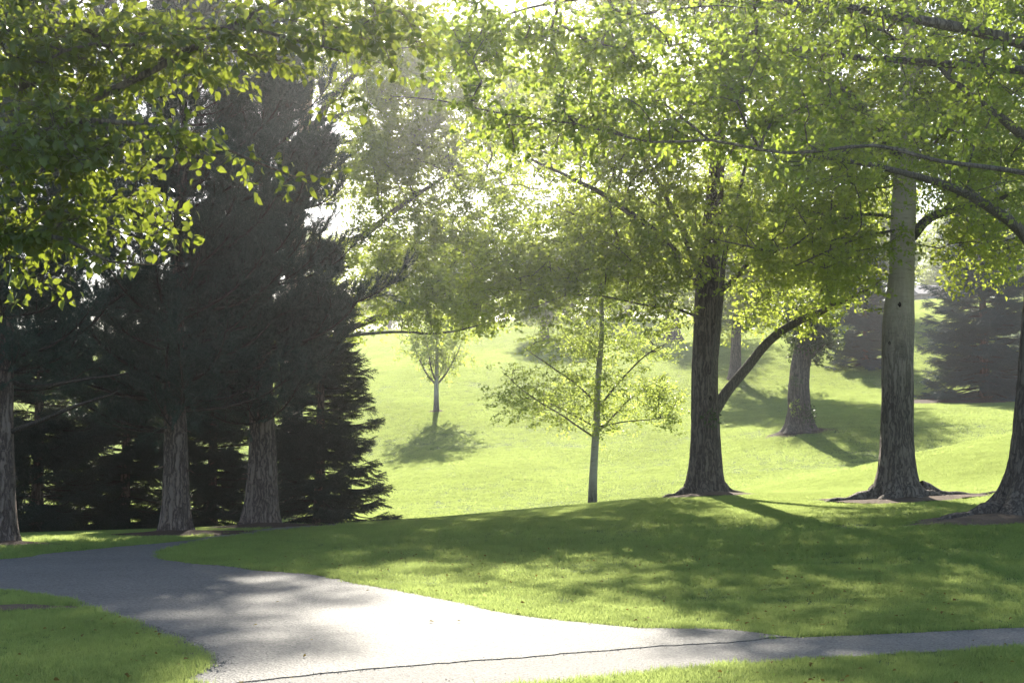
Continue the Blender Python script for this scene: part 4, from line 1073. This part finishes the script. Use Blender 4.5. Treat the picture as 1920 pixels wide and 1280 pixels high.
def make_pine(px, py, d, r, top_row, crown_row, halfw, seed, label, low_limbs=(), lean=0):
    rng = np.random.default_rng(seed)
    b = P(px, py, d); x0, y0 = b[0], b[1]; z0 = gz1(x0, y0); base = np.array((x0, y0, z0))
    zt = P(px, top_row, d)[2]; zc = P(px, crown_row, d)[2]; H = zt - z0
    root = obj('pine_tree', None, label=label, cat='pine tree', group='pines beside the path', loc=base)
    hs = np.linspace(-0.1, H, int(H / 0.12))
    path = np.c_[x0 + lean * (hs / H) + 0.05 * np.sin(hs * 0.6 + seed), y0 + 0.05 * np.cos(hs * 0.5 + seed), z0 + hs]
    rad = r * np.clip(1 - hs / H, 0.03, 1) ** 1.1
    V, Q = trunk_mesh(path, rad, 44, z0, 0.42, 0.07, seed)
    mb = MB(); mb.add(V, Q); obj('trunk', mb.mesh('trunk', [M['bark_pine']], True, base), root)
    wood = MB(); so, sd = [], []
    z = zc
    while z < zt - 0.15:
        f = (z - zc) / (zt - zc)
        prof = halfw * (min(1.0, 0.72 + f * 1.6)) * (1 - f ** 2.0) ** 0.75 + 0.2
        for k in range(rng.integers(4, 7)):
            a = rng.uniform(0, 6.283); Lb = prof * rng.uniform(0.5, 1.0) * (1.3 if rng.random() < .18 else 1.0)
            j = int(np.clip((z - z0 + 0.1) / (H + 0.1) * (len(path) - 1), 0, len(path) - 1))
            o = path[j]; el0 = rng.uniform(-0.18, 0.3) + 0.35 * f
            m = max(4, int(Lb / 0.3)); t = np.linspace(0, 1, m)
            ang = a + 0.25 * np.sin(t * 2 + rng.uniform(0, 6)) 
            el = el0 + 0.75 * t ** 2
            seg = Lb / (m - 1)
            pts = o + np.vstack([[0, 0, 0], np.cumsum(np.c_[np.cos(ang) * np.cos(el), np.sin(ang) * np.cos(el), np.sin(el)][1:] * seg, 0)])
            rb = max(0.010, 0.016 * Lb) * (1 - 0.8 * t) + 0.004
            wood.add(*tube(pts, rb, 5))
            dirs = unit(np.gradient(pts, axis=0))
            # side shoots on the outer part
            for q in range(max(1, int(0.22 * m)), m):
                nsh = 7 if f > 0.5 else 6
                for _ in range(nsh):
                    ls = rng.uniform(0.25, 0.6) * (1.15 - 0.4 * t[q])
                    dd = unit(dirs[q] * 0.75 + rng.normal(size=3) * 0.55 + np.array((0, 0, 0.45)))
                    e = pts[q] + dd * ls
                    wood.add(*tube(np.array([pts[q], e]), [0.008, 0.004], 3))
                    so += [e, pts[q] + dd * ls * 0.55]; sd += [unit(dd + np.array((0, 0, 0.3)))] * 2
            so.append(pts[-1]); sd.append(dirs[-1])
        z += rng.uniform(0.26, 0.42)
    for _ in range(10):     # leader shoots
        dd = unit(np.array((0, 0, 1.0)) + rng.normal(size=3) * 0.2); so.append(path[-1] + dd * rng.uniform(-0.5, 0.4)); sd.append(dd)
    for (lp, r0) in low_limbs:
        q = spline(np.array([P(*v) for v in lp]), 0.25)
        limb = MB(); limb.add(*tube(q, np.linspace(r0, r0 * 0.3, len(q)), 8)); obj('limb', limb.mesh('limb', [M['twig_dark']], True, base), root)
    obj('branches', wood.mesh('branches', [M['twig_dark']], True, base), root, kind='stuff')
    so, sd = np.array(so), np.array(sd)
    kg = fbm((so - base) * np.array((0.75, 0.75, 1.3)) + seed, 2) > -0.62
    so, sd = so[kg], sd[kg]
    sd = sd + rng.normal(0, .12, sd.shape)
    gn_instancer('crown', so - base, axes_rot(sd, rng, 2.0), rng.uniform(.8, 1.25, len(so)), rng.integers(0, 5, len(so)), PINE_SHOOTS, parent=root, mats=[M['pine']])
    # dead stubs on the bare trunk
    for _ in range(7):
        z = rng.uniform(z0 + 0.8, zc); a = rng.uniform(3.4, 6.0)
        j = int((z - z0 + 0.1) / (H + 0.1) * (len(path) - 1)); L = rng.uniform(0.12, 0.35)
        dd = np.array((math.cos(a), math.sin(a), rng.uniform(-0.3, 0.2))); o = path[j] + dd * rad[j] * 0.9
        mb = MB(); mb.add(*tube(np.array([o, o + dd * L * 0.6, o + dd * L + (0, 0, -0.05)]), [0.022, 0.014, 0.005], 6)); obj('dead_stub', mb.mesh('dead_stub', [M['bark_pine']], True, base), root)
    return root
make_pine(485, 988, 36, .40, 70, 790, 2.9, 51, 'thick pale-trunked pine beside the far bend of the path')
make_pine(325, 1002, 33, .32, -40, 800, 3.7, 52, 'rough knotted reddish pine between two other pine trunks')
make_pine(-2, 1024, 28.6, .30, -160, 720, 3.4, 53, 'pine with long low bare limbs at the outer side of the path bend',
          low_limbs=[([(2, 815, 28.6), (60, 795, 28.4), (140, 762, 28.2), (220, 735, 28)], .06), ([(4, 710, 28.6), (60, 725, 28.7), (150, 712, 28.8), (240, 700, 29)], .05)])

def spruce_data(H, R, seed, mat, coarse=1.0):
    rng = np.random.default_rng(seed)
    wood = MB(); so, sd = [], []
    z = 0.15
    while z < H - 0.15:
        f = z / H; prof = R * (1 - f) ** 0.85 * (0.9 + 0.1 * math.sin(z * 3)) + 0.08
        for k in range(rng.integers(8, 12)):
            a = rng.uniform(0, 6.283); Lb = prof * rng.uniform(0.6, 1.12)
            m = max(4, int(Lb / (0.2 * coarse))); t = np.linspace(0, 1, m)
            el = 0.02 + 0.35 * f - 0.55 * t + 0.75 * t ** 3 + rng.normal(0, 0.07)
            seg = Lb / (m - 1)
            pts = np.array((0, 0, z)) + np.vstack([[0, 0, 0], np.cumsum(np.c_[np.cos(a) * np.cos(el), np.sin(a) * np.cos(el), np.sin(el)][1:] * seg, 0)])
            wood.add(*tube(pts, 0.012 * Lb * (1 - 0.8 * t) + 0.004, 4))
            dirs = unit(np.gradient(pts, axis=0)); sidev = np.array((-math.sin(a), math.cos(a), 0))
            for q in range(1, m):
                for sgn in (-1, 1):
                    so.append(pts[q]); sd.append(unit(dirs[q] * 0.7 + sgn * sidev * rng.uniform(0.3, 1.0) + np.array((0, 0, -0.22 + rng.normal(0, 0.15)))))
                if rng.random() < .8: so.append(pts[q]); sd.append(unit(dirs[q] + rng.normal(0, .2, 3) + np.array((0, 0, -.5))))
            so.append(pts[-1]); sd.append(dirs[-1])
        z += rng.uniform(0.16, 0.25) * coarse
    for _ in range(8): so.append(np.array((0, 0, H - .4))); sd.append(unit(np.array((0, 0, 1.0)) + rng.normal(0, .25, 3)))
    so, sd = np.array(so), np.array(sd)
    kg = fbm(so * np.array((0.8, 0.8, 1.7)) / coarse + seed, 2) > -0.40
    so, sd = so[kg], sd[kg]
    hs = np.linspace(-0.15, H * 0.97, 30)
    tv, tq = trunk_mesh(np.c_[np.zeros(30), np.zeros(30), hs], (0.018 * H + 0.03) * np.clip(1 - hs / H, 0.02, 1), 14, 0, 0.3, 0.05, seed)
    mt = MB(); mt.add(tv, tq)
    crown = (so, axes_rot(sd, rng, 0.25), rng.uniform(.75, 1.2, len(so)), rng.integers(0, 5, len(so)), [frond(.42 * coarse, mat, 820 + k, coarse) for k in range(5)], mat)
    return mt.mesh('spruce_trunk', [M['bark_pine']]), wood.mesh('spruce_branches', [M['twig_dark']]), crown
sp_a = spruce_data(8.5, 2.1, 61, 'spruce')
sp_b = spruce_data(9.0, 2.5, 62, 'spruce')
sp_c = spruce_data(15.0, 4.6, 63, 'blue_spruce', 1.45)
def put_spruce(px, d, data, rz, s, label, group):
    rx, _ = ray(px, 900); x0 = d * rx
    r = obj('spruce_tree', None, label=label, cat='spruce tree', group=group, loc=(x0, d, gz1(x0, d)))
    r.rotation_euler = (0, 0, rz); r.scale = (s, s, s)
    obj('trunk', data[0], r); obj('branches', data[1], r, kind='stuff'); c = data[2]; gn_instancer('crown', c[0], c[1], c[2], c[3], c[4], parent=r, mats=[M[c[5]]])
put_spruce(600, 40, sp_a, 0.3, 0.94, 'dark spruce with drooping tiers at the edge of the sunlit slope', 'spruces behind the pines')
put_spruce(398, 43.5, sp_b, 1.9, 0.95, 'dark spruce filling the gap between the knotted and the thick pine trunks', 'spruces behind the pines')
put_spruce(235, 42, sp_b, 4.0, 0.9, 'dark spruce beside the knotted pine trunk', 'spruces behind the pines')
put_spruce(70, 40, sp_a, 2.2, 1.05, 'dark spruce beside the low-limbed pine', 'spruces behind the pines')
put_spruce(-120, 41, sp_b, 5.2, 1.0, 'dark spruce on the outer side of the low-limbed pine', 'spruces behind the pines')
put_spruce(1852, 85, sp_c, 0.0, 1.0, 'large blue-grey spruce on the hill by the leaning trunk', 'spruces on the hill')
put_spruce(1628, 104, sp_c, 2.4, 0.72, 'smaller blue-grey spruce on the hill beside the pale trunk', 'spruces on the hill')

# ------------------------------------------------------------------ haze
if HAZE_DENSITY > 0:
    m, nt, out = new_mat('haze_air')
    pv = N(nt, 'ShaderNodeVolumePrincipled')
    pv.inputs['Color'].default_value = (0.95, 0.95, 1.0, 1)
    pv.inputs['Density'].default_value = HAZE_DENSITY
    pv.inputs['Anisotropy'].default_value = HAZE_G
    nt.links.new(pv.outputs[0], out.inputs['Volume'])
    x, y0, y1, z0, z1 = 2700, -60, 2700, -8, 46
    V = np.array([(a, b, c) for a in (-x, x) for b in (y0, y1) for c in (z0, z1)], float)
    Q = np.array([(0, 1, 3, 2), (4, 6, 7, 5), (0, 4, 5, 1), (2, 3, 7, 6), (0, 2, 6, 4), (1, 5, 7, 3)])
    obj('haze', mesh_np('haze', V, [Q], [m]), label='thin luminous haze over the park', cat='haze', kind='stuff')
